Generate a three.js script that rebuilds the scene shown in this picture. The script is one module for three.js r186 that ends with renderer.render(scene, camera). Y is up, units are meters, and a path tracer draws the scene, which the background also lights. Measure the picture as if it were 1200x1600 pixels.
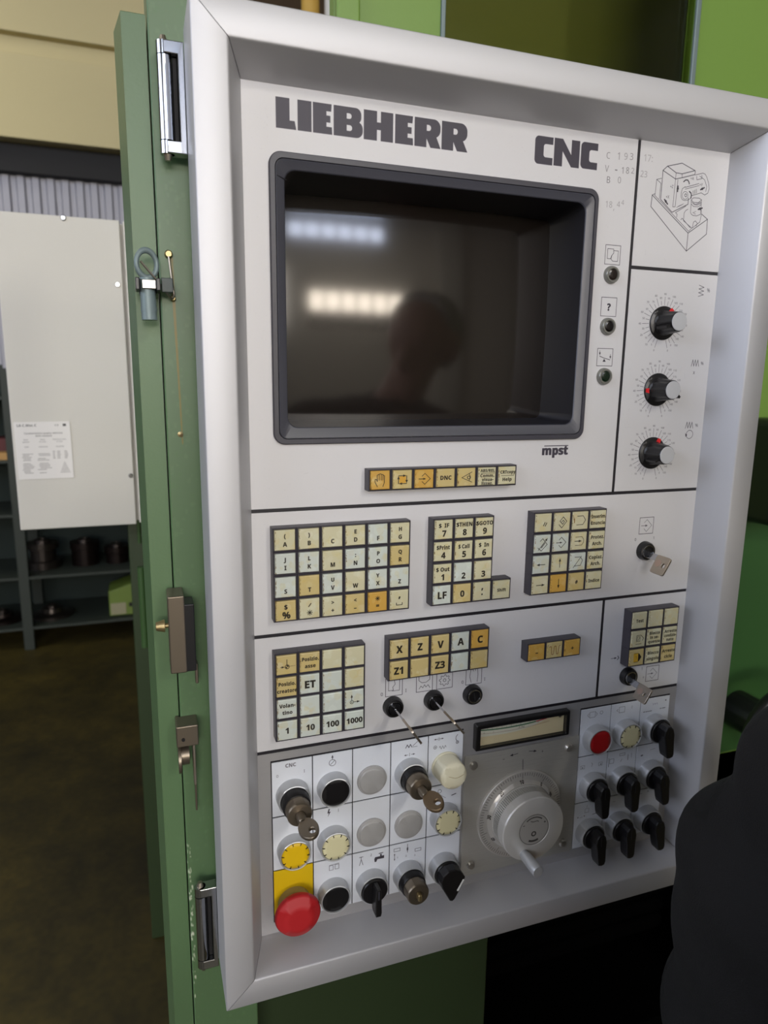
import * as THREE from 'three';
import { RoundedBoxGeometry } from 'three/addons/geometries/RoundedBoxGeometry.js';
import { MarchingCubes } from 'three/addons/objects/MarchingCubes.js';
import { mergeGeometries, mergeVertices, toCreasedNormals } from 'three/addons/utils/BufferGeometryUtils.js';
import { RectAreaLightUniformsLib } from 'three/addons/lights/RectAreaLightUniformsLib.js';

// ---------------------------------------------------------------- camera, exposure, lights
const scene = new THREE.Scene();
scene.background = new THREE.Color(0x000000);
const renderer = new THREE.WebGLRenderer({ antialias: true });
renderer.toneMapping = THREE.LinearToneMapping;
renderer.toneMappingExposure = 1.06;
renderer.shadowMap.enabled = true;
RectAreaLightUniformsLib.init();

// the panel's own frame: u to the right, v down, z out of the panel, in millimetres; the panel sheet is the plane z = 0
const Y0 = 1.78;
const W = (u, v, z = 0) => new THREE.Vector3(u / 1000, Y0 - v / 1000, z / 1000);

const camera = new THREE.PerspectiveCamera(73.41, 1200 / 1600, 0.02, 60);
camera.matrixAutoUpdate = true;
camera.position.copy(W(-77.49, 230.55, 534.1));
camera.quaternion.setFromRotationMatrix(new THREE.Matrix4().makeBasis(
  new THREE.Vector3(0.943876, 0.012278, 0.330072), new THREE.Vector3(0.051479, 0.981629, -0.183724), new THREE.Vector3(-0.326264, 0.190405, 0.925904)));
camera.focus = 0.6;
camera.userData.fStop = 8;
scene.add(camera);

// daylight through the windows of the hall: openings of the back wall [x from, x to, y from, y to, panes, colour, light intensity, glow of the panes]
const WINDOWS = [
  [-3.2, 0.3, 2.05, 3.25, 8, 0xfff6ea, 19, 5],
  [0.9, 3.7, 2.36, 2.80, 8, 0xfff0dc, 13, 3.5],
  [-3.6, 0.1, 3.80, 4.30, 8, 0xe9efff, 12, 4],
  [0.5, 2.6, 3.82, 4.17, 6, 0xdfe8ff, 10, 3],
  [-3.6, 0.1, 4.50, 5.0, 8, 0xdbe6ff, 10, 3],
  [0.5, 2.6, 4.42, 4.8, 6, 0xcfdfff, 12, 3.5],
];
const SIDE_WINDOW = [-5.85, 3.6, 2.2, 6.0, 1.9, 0, 3.0, 2.2, 0xe6ecff, 3.6];
function areaLight(name, [x, y, z, w, h, tx, ty, tz, color, intensity]) {
  const l = new THREE.RectAreaLight(color, intensity, w, h);
  l.name = name; l.position.set(x, y, z); l.lookAt(tx, ty, tz); scene.add(l);
  return l;
}
for (const [x0, x1, y0, y1, , color, power] of WINDOWS) areaLight('window_daylight', [(x0 + x1) / 2, (y0 + y1) / 2, 8.175, x1 - x0 - 0.04, y1 - y0 - 0.04, (x0 + x1) / 2, (y0 + y1) / 2, 0, color, power]);
areaLight('side_window_daylight', SIDE_WINDOW);
const TUBE_LIGHT = 5;   // each ceiling tube, set in its own fitting below

// ---------------------------------------------------------------- helpers
let seed = 7;
const rnd = () => { seed = (seed + 0x6d2b79f5) | 0; let t = Math.imul(seed ^ (seed >>> 15), 1 | seed); t = (t + Math.imul(t ^ (t >>> 7), 61 | t)) ^ t; return ((t ^ (t >>> 14)) >>> 0) / 4294967296; };
const vary = (a) => (rnd() * 2 - 1) * a;
const PI = Math.PI;
const used = new Map();
function numbered(name) {
  const n = used.get(name) || 0; used.set(name, n + 1);
  return n ? name + '_' + String(n).padStart(3, '0') : name;
}
function mesh(name, geo, mat, parent, label) {
  const m = new THREE.Mesh(geo, mat);
  m.name = name; m.castShadow = m.receiveShadow = true;
  if (label) m.userData.label = label;
  parent.add(m);
  return m;
}
function group(name, parent, p, label) {
  const g = new THREE.Group(); g.name = name;
  if (p) g.position.copy(p);
  if (label) g.userData.label = label;
  parent.add(g);
  return g;
}
function thing(name, label, category, p = new THREE.Vector3(), turn = 0, grp) {
  const g = group(numbered(name), scene, p);
  g.rotation.y = turn;
  g.userData = { label, category };
  if (grp) g.userData.group = grp;
  return g;
}
function struct(name, geo, mat) { const m = mesh(name, geo, mat, scene); m.userData.kind = 'structure'; return m; }

// geometry helpers; lengths in metres unless the name says mm
function boxUV(g) {
  const p = g.attributes.position, n = g.attributes.normal, uv = new Float32Array(p.count * 2);
  for (let i = 0; i < p.count; i++) {
    const ax = Math.abs(n.getX(i)), ay = Math.abs(n.getY(i)), az = Math.abs(n.getZ(i));
    if (az >= ax && az >= ay) { uv[2 * i] = p.getX(i); uv[2 * i + 1] = p.getY(i); }
    else if (ax >= ay) { uv[2 * i] = p.getZ(i); uv[2 * i + 1] = p.getY(i); }
    else { uv[2 * i] = p.getX(i); uv[2 * i + 1] = p.getZ(i); }
  }
  g.setAttribute('uv', new THREE.BufferAttribute(uv, 2));
  return g;
}
function rbox(w, h, d, x = 0, y = 0, z = 0, r = 0.001, seg = 2) {
  const g = new RoundedBoxGeometry(w, h, d, seg, Math.min(r, w / 2.01, h / 2.01, d / 2.01));
  g.translate(x, y, z);
  return boxUV(g);
}
function bx(w, h, d, x = 0, y = 0, z = 0) { const g = new THREE.BoxGeometry(w, h, d); g.translate(x, y, z); return boxUV(g); }
// lathe around z: profile of [radius, z] in mm
function lathe(profile, seg = 40, crease = 0.6) {
  let g = new THREE.LatheGeometry(profile.map(([r, z]) => new THREE.Vector2(Math.max(r, 0.00001) / 1000, z / 1000)), seg);
  g.rotateX(PI / 2);
  g = toCreasedNormals(g, crease);
  return boxUV(g);
}
function cyl(r0, r1, h, seg = 24) { return new THREE.CylinderGeometry(r1, r0, h, seg); }
function tube(points, r, seg = 32, rad = 8, closed = false) {
  return new THREE.TubeGeometry(new THREE.CatmullRomCurve3(points, closed), seg, r, rad, closed);
}
function rod(a, b, r0, r1 = r0, seg = 12) {
  const d = b.clone().sub(a), g = new THREE.CylinderGeometry(r1, r0, d.length(), seg);
  g.translate(0, d.length() / 2, 0);
  g.applyQuaternion(new THREE.Quaternion().setFromUnitVectors(new THREE.Vector3(0, 1, 0), d.normalize()));
  g.translate(a.x, a.y, a.z);
  return g;
}
// loft through rings of equal point count (Vector3), optionally closing the first and the last ring
function loft(rings, capA = false, capB = false, crease = 0.5, loop = true) {
  const n = rings[0].length, pos = [], idx = [];
  rings.forEach((r) => r.forEach((p) => pos.push(p.x, p.y, p.z)));
  const m = loop ? n : n - 1;
  for (let k = 0; k + 1 < rings.length; k++) for (let i = 0; i < m; i++) {
    const a = k * n + i, b = k * n + (i + 1) % n, c = a + n, d = b + n;
    idx.push(a, b, c, b, d, c);
  }
  const cap = (k, flip) => {
    const c = new THREE.Vector3(); rings[k].forEach((p) => c.add(p)); c.divideScalar(n);
    const ci = pos.length / 3; pos.push(c.x, c.y, c.z);
    for (let i = 0; i < n; i++) { const a = k * n + i, b = k * n + (i + 1) % n; flip ? idx.push(ci, b, a) : idx.push(ci, a, b); }
  };
  if (capA) cap(0, true);
  if (capB) cap(rings.length - 1, false);
  let g = new THREE.BufferGeometry();
  g.setAttribute('position', new THREE.Float32BufferAttribute(pos, 3));
  g.setIndex(idx);
  g = toCreasedNormals(g.toNonIndexed(), crease);
  return boxUV(g);
}
// rounded rectangle in mm (v down), anticlockwise seen from the front
function rr(x0, y0, x1, y1, r, n = 6) {
  const out = [], c = [[x1 - r, y1 - r, 0], [x1 - r, y0 + r, 1], [x0 + r, y0 + r, 2], [x0 + r, y1 - r, 3]];
  for (const [cx, cy, q] of c) for (let i = 0; i <= n; i++) {
    const a = -PI / 2 + (q + i / n) * PI / 2;
    out.push([cx + r * Math.cos(a), cy - r * Math.sin(a)]);
  }
  return out;
}
function extrude(shape, depth, bevel = 0, seg = 1, curve = 8) {
  return new THREE.ExtrudeGeometry(shape, { depth, bevelEnabled: bevel > 0, bevelThickness: bevel, bevelSize: bevel, bevelOffset: -bevel, bevelSegments: seg, curveSegments: curve });
}
function shapeOf(pts) { return new THREE.Shape(pts.map(([x, y]) => new THREE.Vector2(x, y))); }

// ---------------------------------------------------------------- computed textures
function canvas(w, h) { const c = document.createElement('canvas'); c.width = w; c.height = h; return c; }
function canvasTex(c, srgb = true) {
  const t = new THREE.CanvasTexture(c);
  if (srgb) t.colorSpace = THREE.SRGBColorSpace;
  t.anisotropy = 8;
  return t;
}
// tiling value noise, size x size, several octaves
function noiseField(size, octaves, s0) {
  const f = new Float32Array(size * size);
  let s = s0;
  const r = () => { s = (s * 1664525 + 1013904223) >>> 0; return s / 4294967296; };
  for (const [cells, amp] of octaves) {
    const g = Array.from({ length: cells * cells }, r), st = size / cells;
    for (let y = 0; y < size; y++) for (let x = 0; x < size; x++) {
      const gx = x / st, gy = y / st, x0 = Math.floor(gx), y0 = Math.floor(gy), fx = gx - x0, fy = gy - y0;
      const sx = fx * fx * (3 - 2 * fx), sy = fy * fy * (3 - 2 * fy), X = x0 % cells, Y = y0 % cells, X1 = (X + 1) % cells, Y1 = (Y + 1) % cells;
      const a = g[Y * cells + X], b = g[Y * cells + X1], c = g[Y1 * cells + X], d = g[Y1 * cells + X1];
      f[y * size + x] += amp * ((a + (b - a) * sx) * (1 - sy) + (c + (d - c) * sx) * sy - 0.5);
    }
  }
  return f;
}
function noiseTex(size, octaves, s0, lo, hi, srgb, metres) {   // grey DataTexture between lo and hi
  const f = noiseField(size, octaves, s0), d = new Uint8Array(size * size * 4);
  for (let i = 0; i < f.length; i++) {
    const t = Math.min(1, Math.max(0, f[i] + 0.5));
    for (let c = 0; c < 3; c++) d[4 * i + c] = lo[c] + (hi[c] - lo[c]) * t;
    d[4 * i + 3] = 255;
  }
  const t = new THREE.DataTexture(d, size, size);
  t.wrapS = t.wrapT = THREE.RepeatWrapping; t.magFilter = THREE.LinearFilter; t.minFilter = THREE.LinearMipmapLinearFilter; t.generateMipmaps = true;
  if (srgb) t.colorSpace = THREE.SRGBColorSpace;
  if (metres) t.repeat.set(1 / metres, 1 / metres);
  t.needsUpdate = true;
  return t;
}
const grainBump = noiseTex(256, [[128, 0.6], [256, 0.5]], 11, [0, 0, 0], [255, 255, 255], false, 0.06);
const orangePeel = noiseTex(256, [[32, 0.5], [64, 0.6], [128, 0.3]], 5, [0, 0, 0], [255, 255, 255], false, 0.09);
const smudge = noiseTex(256, [[4, 0.5], [16, 0.4], [64, 0.25]], 23, [90, 90, 90], [150, 150, 150], false, 0.25);
const clothBump = noiseTex(256, [[256, 0.8], [128, 0.5]], 31, [0, 0, 0], [255, 255, 255], false, 0.08);

// ---------------------------------------------------------------- materials
const std = (color, roughness, metalness = 0, extra = {}) => new THREE.MeshStandardMaterial({ color, roughness, metalness, ...extra });
const phys = (o) => new THREE.MeshPhysicalMaterial(o);
const M = {
  frame: std(0xc2c2c5, 0.54, 0.6, { bumpMap: grainBump, bumpScale: 0.00001 }),
  greenPaint: phys({ color: 0x506a47, roughness: 0.42, bumpMap: orangePeel, bumpScale: 0.00004 }),
  greenMachine: phys({ color: 0x6c8d3b, roughness: 0.45, bumpMap: orangePeel, bumpScale: 0.00004 }),
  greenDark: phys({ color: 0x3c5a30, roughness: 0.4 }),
  black: std(0x121113, 0.35),
  blackMatt: std(0x0e0d0f, 0.7),
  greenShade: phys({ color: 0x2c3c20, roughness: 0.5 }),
  greenInShade: phys({ color: 0x2c5226, roughness: 0.45 }),
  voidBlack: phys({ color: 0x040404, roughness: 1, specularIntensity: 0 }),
  line: std(0x17141b, 0.5),
  bezelRim: std(0x3b3a42, 0.42),
  bezelBand: std(0x3d3e47, 0.36),
  bezelWall: std(0x25252b, 0.34),
  glass: phys({ color: 0x1c1816, roughness: 0.09, ior: 1.75 }),
  keyFrame: std(0x37343b, 0.42),
  alu: std(0xbfc1c4, 0.38, 0.55),
  aluDark: std(0xaaa8a3, 0.42, 0.55, { bumpMap: grainBump, bumpScale: 0.00002 }),
  disc: std(0xa6a5a4, 0.45, 0.25),
  chrome: std(0xb4b5b8, 0.14, 1),
  steel: std(0xa39a8c, 0.3, 0.9),
  brass: std(0xa08f68, 0.36, 0.85),
  oldSteel: std(0x7c7264, 0.36, 0.85),
  greyCap: std(0xb4b5b8, 0.5),
  red: phys({ color: 0xab151c, roughness: 0.55 }),
  redLens: phys({ color: 0xa00c14, roughness: 0.5 }),
  yellow: phys({ color: 0xd9b20c, roughness: 0.4 }),
  cream: phys({ color: 0xcfc9a2, roughness: 0.4 }),
  opal: phys({ color: 0xd9d4bb, roughness: 0.35 }),
  dirtyCollar: std(0x9c8a55, 0.6),
  screw: std(0xb4b0aa, 0.3, 0.8),
  redMark: std(0xd01820, 0.5),
  whiteMark: std(0xd8d8d4, 0.5),
  pinDark: std(0x3d4442, 0.5, 0.2),
  pinGrey: std(0x6d7c7d, 0.45, 0.2),
  jacket: std(0x0c0b0c, 0.9, 0, { bumpMap: clothBump, bumpScale: 0.0003 }),
  trousers: std(0x1d2027, 0.92),
  skin: std(0xb98972, 0.6),
  hair: std(0xa8a29a, 0.85),
  shoe: std(0x1a1512, 0.6),
  cabinetGrey: phys({ color: 0xcfccc4, roughness: 0.55, bumpMap: orangePeel, bumpScale: 0.00004 }),
  rack: std(0x2f362f, 0.6),  // dark steel; the colour also holds the shade around the rack
  castDark: std(0x241c19, 0.35, 0.7),
  castBright: std(0x4c4642, 0.3, 0.85),
};

// ---------------------------------------------------------------- the hall
const concrete = noiseTex(512, [[4, 0.5], [16, 0.35], [64, 0.25], [256, 0.25]], 3, [30, 26, 3], [84, 72, 24], true, 3.2);
const floorMat = std(0xffffff, 0.6, 0, { map: concrete });
const wallMat = std(0x98948a, 0.85), ceilMat = std(0x7c7a72, 0.9), beamMat = std(0xc4b88c, 0.7);
const HX0 = -6.2, HX1 = 6.2, HZ0 = -4.7, HZ1 = 8.1, HY = 6.0;
struct('floor', bx(HX1 - HX0, 0.2, HZ1 - HZ0, (HX0 + HX1) / 2, -0.1, (HZ0 + HZ1) / 2), floorMat);
struct('ceiling', bx(HX1 - HX0, 0.2, HZ1 - HZ0, (HX0 + HX1) / 2, HY + 0.1, (HZ0 + HZ1) / 2), ceilMat);
struct('wall_right', bx(0.2, HY, HZ1 - HZ0, HX1 + 0.1, HY / 2, (HZ0 + HZ1) / 2), wallMat);
struct('wall_front', bx(HX1 - HX0, HY, 0.2, (HX0 + HX1) / 2, HY / 2, HZ0 - 0.1), std(0x54432f, 0.85));
// walls with a window opening: four pieces joined, then panes and bars
const paneHigh = std(0xffffff, 0.5, 0, { emissive: 0xd6e4ff, emissiveIntensity: 3 });
const barMat = std(0x3c3d3c, 0.6);
let windowCount = 0;
function windowBand(origin, along, w, h, cols, rows, pane, out) {   // origin: lower left corner, along: unit vector
  const s = new THREE.Group(); s.name = 'window_' + (++windowCount); s.userData.kind = 'structure'; scene.add(s);
  s.position.copy(origin); s.rotation.y = Math.atan2(-along.z, along.x);
  for (let i = 0; i < cols; i++) for (let j = 0; j < rows; j++)
    mesh('pane', bx(w / cols - 0.05, h / rows - 0.05, 0.012, (i + 0.5) * w / cols, (j + 0.5) * h / rows, 0.05 * out), pane, s);
  for (let i = 0; i <= cols; i++) mesh('glazing_bar', bx(0.05, h + 0.05, 0.06, i * w / cols, h / 2, -0.03 * out), barMat, s);
  for (let j = 0; j <= rows; j++) mesh('glazing_bar', bx(w + 0.05, 0.05, 0.058, w / 2, j * h / rows, -0.03 * out), barMat, s);
}
{
  const parts = [], T = 0.2, zc = HZ1 + T / 2;
  const piece = (x0, x1, y0, y1) => parts.push(bx(x1 - x0, y1 - y0, T, (x0 + x1) / 2, (y0 + y1) / 2, zc));
  let y = 0;
  for (let i = 0; i < WINDOWS.length; i += 2) {   // two openings side by side in each band
    const [l, r] = [WINDOWS[i], WINDOWS[i + 1]], y0 = Math.min(l[2], r[2]), y1 = Math.max(l[3], r[3]);
    piece(HX0, HX1, y, y0); piece(HX0, l[0], y0, y1); piece(l[1], r[0], y0, y1); piece(r[1], HX1, y0, y1);
    if (r[3] < y1) piece(r[0], r[1], r[3], y1);
    y = y1;
  }
  piece(HX0, HX1, y, HY);
  struct('trim_1', bx(0.6, HY, 0.25, 4.15, HY / 2, HZ1 - 0.14), std(0xd8d4ca, 0.8));
  struct('wall_back', mergeGeometries(parts), std(0xe2dbd0, 0.8));
  for (const [x0, x1, y0, y1, cols, color, , glow] of WINDOWS) windowBand(new THREE.Vector3(x0, y0, HZ1 + 0.05), new THREE.Vector3(1, 0, 0), x1 - x0, y1 - y0, cols, 1, std(0xffffff, 0.5, 0, { emissive: color, emissiveIntensity: glow }), 1);
  const p2 = [], xc = HX0 - T / 2, piece2 = (z0, z1, y0, y1) => p2.push(bx(T, y1 - y0, z1 - z0, xc, (y0 + y1) / 2, (z0 + z1) / 2));
  piece2(HZ0, HZ1, 0, 2.6); piece2(HZ0, -0.8, 2.6, 4.6); piece2(5.2, HZ1, 2.6, 4.6); piece2(HZ0, HZ1, 4.6, HY);
  struct('wall_left', mergeGeometries(p2), wallMat);
  windowBand(new THREE.Vector3(HX0 - 0.05, 2.6, 5.2), new THREE.Vector3(0, 0, -1), 6.0, 2.0, 10, 3, paneHigh, -1);
}
// tubes hanging under the ceiling
function tubeLamp(x, y, z, label, power) {
  const t = thing('tube_lamp', label, 'lamp', new THREE.Vector3(x, y, z), 0, 'tube lamps under the hall ceiling');
  mesh('housing', rbox(0.22, 0.06, 1.5, 0, 0.05, 0, 0.01), M.greyCap, t);
  for (const s of [-1, 1]) {
    mesh('tube', new THREE.CylinderGeometry(0.014, 0.014, 1.42, 16).rotateX(PI / 2).translate(s * 0.06, -0.001, 0), std(0xffffff, 0.4, 0, { emissive: 0xf4f6ff, emissiveIntensity: 3 }), t);
    mesh('suspension_rod', new THREE.CylinderGeometry(0.004, 0.004, HY - y - 0.08, 8).translate(0, (HY - y + 0.08) / 2, s * 0.6), M.steel, t);
  }
  const l = areaLight('tube_light', [x, y - 0.03, z, 0.18, 1.42, x, 0, z + 0.001, 0xfaf4e6, power]);
  return l;
}
tubeLamp(-1.15, 3.0, 0.75, 'white twin tube lamp hanging over the aisle by the control panel', TUBE_LIGHT);
tubeLamp(-1.7, 3.9, -2.4, 'added unseen twin tube lamp hanging over the racks behind the grey cabinet', 24);  // added lamp out of view, brightens the beam and grey cabinet
tubeLamp(1.6, 4.6, 5.6, 'added unseen twin tube lamp before the window wall at the far end of the hall', 190);  // added lamp out of view, brightens the wall mirrored in the screen

// ---------------------------------------------------------------- green machine behind the panel (one thing)
const PC = W(0, 0, 0);
const machine = thing('machine_tool', 'large green machine tool with dark window behind the control panel', 'machine', new THREE.Vector3(0, 0, 0));
function mm(u0, u1, v0, v1, z0, z1, r = 1) {   // a rounded box given by its limits in panel millimetres, world axes
  return rbox((u1 - u0) / 1000, (v1 - v0) / 1000, (z1 - z0) / 1000, (u0 + u1) / 2000, Y0 - (v0 + v1) / 2000, (z0 + z1) / 2000, r / 1000);
}
const FLOORV = Y0 * 1000;
{
  // column that carries the hinges, with a rust run below the clip
  const cw = 60, c = canvas(128, 2048), x = c.getContext('2d'), vTop = -330, vBot = FLOORV;
  x.fillStyle = '#506a47'; x.fillRect(0, 0, 128, 2048);
  const py = (v) => (v - vTop) / (vBot - vTop) * 2048, px = (u) => (u + 59) / cw * 128;
  let s = 5; const r = () => { s = (s * 1664525 + 1013904223) >>> 0; return s / 4294967296; };
  for (let i = 0; i < 2600; i++) { x.fillStyle = `rgba(${r() < 0.5 ? '76,108,64' : '98,126,86'},0.25)`; x.fillRect(r() * 128, r() * 2048, 2 + r() * 5, 1 + r() * 3); }
  // rust run: narrow uneven streak
  for (let v = 141; v < 284; v += 0.5) {
    const w = 2.3 - (v - 141) / 143 * 1.5 + 0.25 * Math.sin(v * 0.9) * r();
    x.fillStyle = `rgba(122,104,40,${0.75 - 0.2 * r()})`;
    x.fillRect(px(-49.6 + (v - 141) * 0.018 - w / 2), py(v), w / cw * 128, 1.2);
  }
  for (let i = 0; i < 60; i++) { x.fillStyle = 'rgba(205,205,185,0.7)'; x.fillRect(px(-59 + r() * 3), py(640 + r() * 170), 1 + r() * 2, 1 + r() * 3); }
  const t = canvasTex(c);
  const g = mm(-59, 1, vTop, vBot, -105, -45, 1.5);
  const p = g.attributes.position, uv = g.attributes.uv;
  for (let i = 0; i < p.count; i++) uv.setXY(i, (p.getX(i) * 1000 + 59) / cw, (p.getY(i) - (Y0 - vBot / 1000)) / ((vBot - vTop) / 1000));
  const post = thing('hinge_post', 'green steel post left of the silver frame, with the sheet cover below the panel', 'post');
  mesh('column', g, phys({ color: 0xffffff, map: t, roughness: 0.4 }), post, 'green column carrying the hinges');
  mesh('lower_cover', mm(-40, 291, 742, FLOORV, -260, -108, 1.5), M.greenShade, post, 'green sheet below the control panel');  // green darkened to stand for the shade under the panel
  mesh('base', mm(300, 2500, 1560, FLOORV, -1900, -430, 4), M.voidBlack, machine);  // black colour stands in for the darkness under the machine
  // front wall with the window, carried by the base
  const fz = -350;
  const wall = new THREE.Shape(); const P2 = (u, v) => new THREE.Vector2(u / 1000, Y0 - v / 1000);
  wall.setFromPoints([P2(163, -1100), P2(2500, -1100), P2(2500, 1560), P2(1020, 1560), P2(1020, 900), P2(163, 900)]);
  const hole = new THREE.Path([P2(303, -900), P2(697, -900), P2(697, 120), P2(303, 120)]);
  wall.holes.push(hole);
  const wg = extrude(wall, 0.02, 0.001); wg.translate(0, 0, fz / 1000 - 0.02);
  mesh('front_wall', boxUV(wg), M.greenMachine, machine);
  mesh('corner_fold', mm(163, 192, -1100, 900, fz + 1, fz + 14, 3), M.greenMachine, machine);
  for (const [a, b] of [[300, 306], [690, 698]]) mesh('window_trim', mm(a, b, -900, 120, fz, fz + 5, 1.5), M.pinGrey, machine);
  mesh('window_pane', mm(304, 696, -900, 120, fz - 14, fz - 8, 0.5), phys({ color: 0xe6e8d0, transmission: 1, thickness: 0, roughness: 0.08, ior: 1.5, opacity: 1, attenuationColor: new THREE.Color(0x888855) }), machine);
  // inside: dark side walls, roof and added black folds for the dark void below
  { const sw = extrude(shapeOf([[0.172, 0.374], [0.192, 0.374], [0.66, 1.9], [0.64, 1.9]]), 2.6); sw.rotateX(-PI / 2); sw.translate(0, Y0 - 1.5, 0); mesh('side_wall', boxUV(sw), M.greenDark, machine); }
  mesh('added_inner_panel', mm(330, 1300, -1000, 300, -620, -610, 2), std(0x7c7e52, 0.5), machine);  // added olive panel, lightens what shows through the window
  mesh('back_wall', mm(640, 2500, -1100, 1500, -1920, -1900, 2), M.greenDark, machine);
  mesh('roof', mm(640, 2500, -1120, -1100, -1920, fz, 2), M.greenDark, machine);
  mesh('void_backing', mm(184, 2400, 800, 1500, -640, -620, 2), M.voidBlack, machine);
  for (let i = 0; i < 14; i++) mesh('void_fold', mm(190, 1015, 860 + i * 45, 900 + i * 45, -620, -560, 14), M.voidBlack, machine);
  mesh('spindle_housing', new THREE.CylinderGeometry(0.16, 0.18, 0.9, 40).translate(0.62, Y0 - 0.05, -1.0), M.greenDark, machine);
  mesh('shade_plate', mm(800, 1015, 458, 896, fz + 0.5, fz + 4, 1.5), M.greenInShade, machine, 'plate of darker green standing in for shade on the wall');  // same wall; the darker green stands in for shade on it
  // black hose box and handwheel at the right edge
  const hb = mesh('control_box', mm(850, 990, 285, 455, fz + 0.5, fz + 90, 14), M.black, machine, 'black box on the green wall right of the panel');
  mesh('round_cap', lathe([[0, 0], [13, 0], [13, 8], [11, 10], [0, 10]]).translate(0.862, Y0 - 0.322, (fz + 88) / 1000), M.greyCap, hb);
  const hw = new THREE.TorusGeometry(0.085, 0.011, 16, 64); hw.translate(0.915, Y0 - 0.81, -0.24);
  const wheel = mesh('handwheel', hw, M.black, machine, 'black handwheel with bright rim low on the right');
  mesh('wheel_hub', lathe([[0, 0], [34, 0], [34, 60], [26, 92], [0, 94]]).translate(0.915, Y0 - 0.81, (fz + 0.3) / 1000), M.black, wheel);
  for (let i = 0; i < 3; i++) { const a = 0.4 + i * 2.094; mesh('wheel_spoke', rod(new THREE.Vector3(0.915 + 0.03 * Math.cos(a), Y0 - 0.81 + 0.03 * Math.sin(a), -0.262), new THREE.Vector3(0.915 + 0.08 * Math.cos(a), Y0 - 0.81 + 0.08 * Math.sin(a), -0.242), 0.007), M.chrome, wheel); }
}

// ---------------------------------------------------------------- narrow green door edge left of the column, with lock, catch and pin bracket
const doorEdge = thing('cabinet_door', 'narrow green steel door edge left of the hinged column', 'door', new THREE.Vector3(0, 0, 0));
{
  const sh = shapeOf([[-0.0770, -0.050], [-0.0600, -0.050], [-0.0600, -0.085], [-0.0825, -0.085]]);
  const h = (FLOORV + 26) / 1000 - 0.04;
  const g = extrude(sh, h, 0.0006, 1); g.rotateX(-PI / 2);
  // after the turn: x stays, the shape's y becomes -z, so mirror z
  g.scale(1, 1, -1);
  const ix = g.index; if (ix) { const a = ix.array; for (let i = 0; i < a.length; i += 3) { const t = a[i]; a[i] = a[i + 1]; a[i + 1] = t; } }
  else { for (const n of ['position', 'normal', 'uv']) { const at = g.attributes[n], k = at.itemSize; for (let i = 0; i < at.count; i += 3) for (let c = 0; c < k; c++) { const t = at.array[i * k + c]; at.array[i * k + c] = at.array[(i + 1) * k + c]; at.array[(i + 1) * k + c] = t; } } }
  g.translate(0, 0.04, 0);
  mesh('door_leaf', boxUV(toCreasedNormals(g, 0.4)), M.greenPaint, doorEdge);
  mesh('bottom_hinge', new THREE.CylinderGeometry(0.009, 0.009, 0.04, 20).translate(-0.0695, 0.02, -0.068), M.steel, doorEdge);
  // slam lock: bronze body, black face, brass knob
  const lock = group('slam_lock', doorEdge, W(-57, 437, -46), 'bronze lock with black face and brass knob');
  mesh('lock_plate', rbox(0.0044, 0.05, 0.006, -0.0057, 0, -0.0015, 0.0008), M.oldSteel, lock);
  mesh('lock_body', rbox(0.013, 0.066, 0.026, -0.002, 0, 0.0145, 0.0012), M.oldSteel, lock);
  mesh('lock_face', rbox(0.009, 0.058, 0.021, 0.0075, -0.004, 0.0155, 0.001), M.black, lock);
  mesh('lock_knob', lathe([[0, 0], [2, 0], [2, 2.4], [5.2, 2.8], [5, 4], [3.4, 9.6], [0, 10]], 24).rotateY(-PI / 2).translate(-0.0085, 0.006, 0.018), M.brass, lock);
  mesh('catch_tongue', rbox(0.0025, 0.018, 0.008, 0.0125, -0.040, 0.012, 0.0008), M.oldSteel, lock);
  // cam latch below
  const cam = group('cam_latch', doorEdge, W(-56, 545, -46), 'old steel cam latch below the lock');
  mesh('latch_plate', rbox(0.0032, 0.016, 0.006, -0.0058, 0.0145, -0.0015, 0.0008), M.oldSteel, cam);
  mesh('latch_bracket', rbox(0.018, 0.019, 0.020, 0.0015, 0.0145, 0.0105, 0.0012), M.oldSteel, cam);
  mesh('roller', new THREE.CylinderGeometry(0.0085, 0.0085, 0.007, 28).rotateZ(PI / 2).translate(-0.001, -0.007, 0.011), M.oldSteel, cam);
  mesh('roller_flange', new THREE.CylinderGeometry(0.0125, 0.0125, 0.0022, 28).rotateZ(PI / 2).translate(-0.0055, -0.009, 0.0128), M.oldSteel, cam);
  mesh('latch_arm', rbox(0.0024, 0.043, 0.010, 0.0065, -0.012, 0.013, 0.0008), M.steel, cam);
  mesh('latch_tail', rbox(0.0016, 0.036, 0.006, 0.0070, -0.045, 0.008, 0.0006), M.oldSteel, cam);
  mesh('screw', lathe([[0, 0], [1.6, 0], [1.4, 1], [0, 1.2]], 12).translate(-0.002, 0.012, 0.0205), M.black, cam);
  // holder for the pin
  const br = group('pin_holder', doorEdge, W(-68, 166, -50), 'black clip block holding the ring pin');
  for (const [x, w] of [[-0.0072, 0.003], [0.0074, 0.003]]) mesh('clip_jaw', rbox(w, 0.009, 0.016, x, 0.0015, 0.0235, 0.0008), M.black, br);
  mesh('clip_strap', rbox(0.0095, 0.0062, 0.0012, 0.0008, 0.0015, 0.0298, 0.0004), M.screw, br);
  mesh('clip_wing', rbox(0.0085, 0.0105, 0.003, 0.0138, 0.002, 0.0245, 0.0008), M.pinDark, br);
  mesh('block', rbox(0.0125, 0.0095, 0.017, 0, 0.0005, 0.0085, 0.0012), M.black, br);
  mesh('washer', lathe([[0, 0], [2.6, 0], [2.6, 0.8], [0, 0.8]], 16).translate(0.0005, 0.0005, 0.0171), M.steel, br);
}
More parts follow.
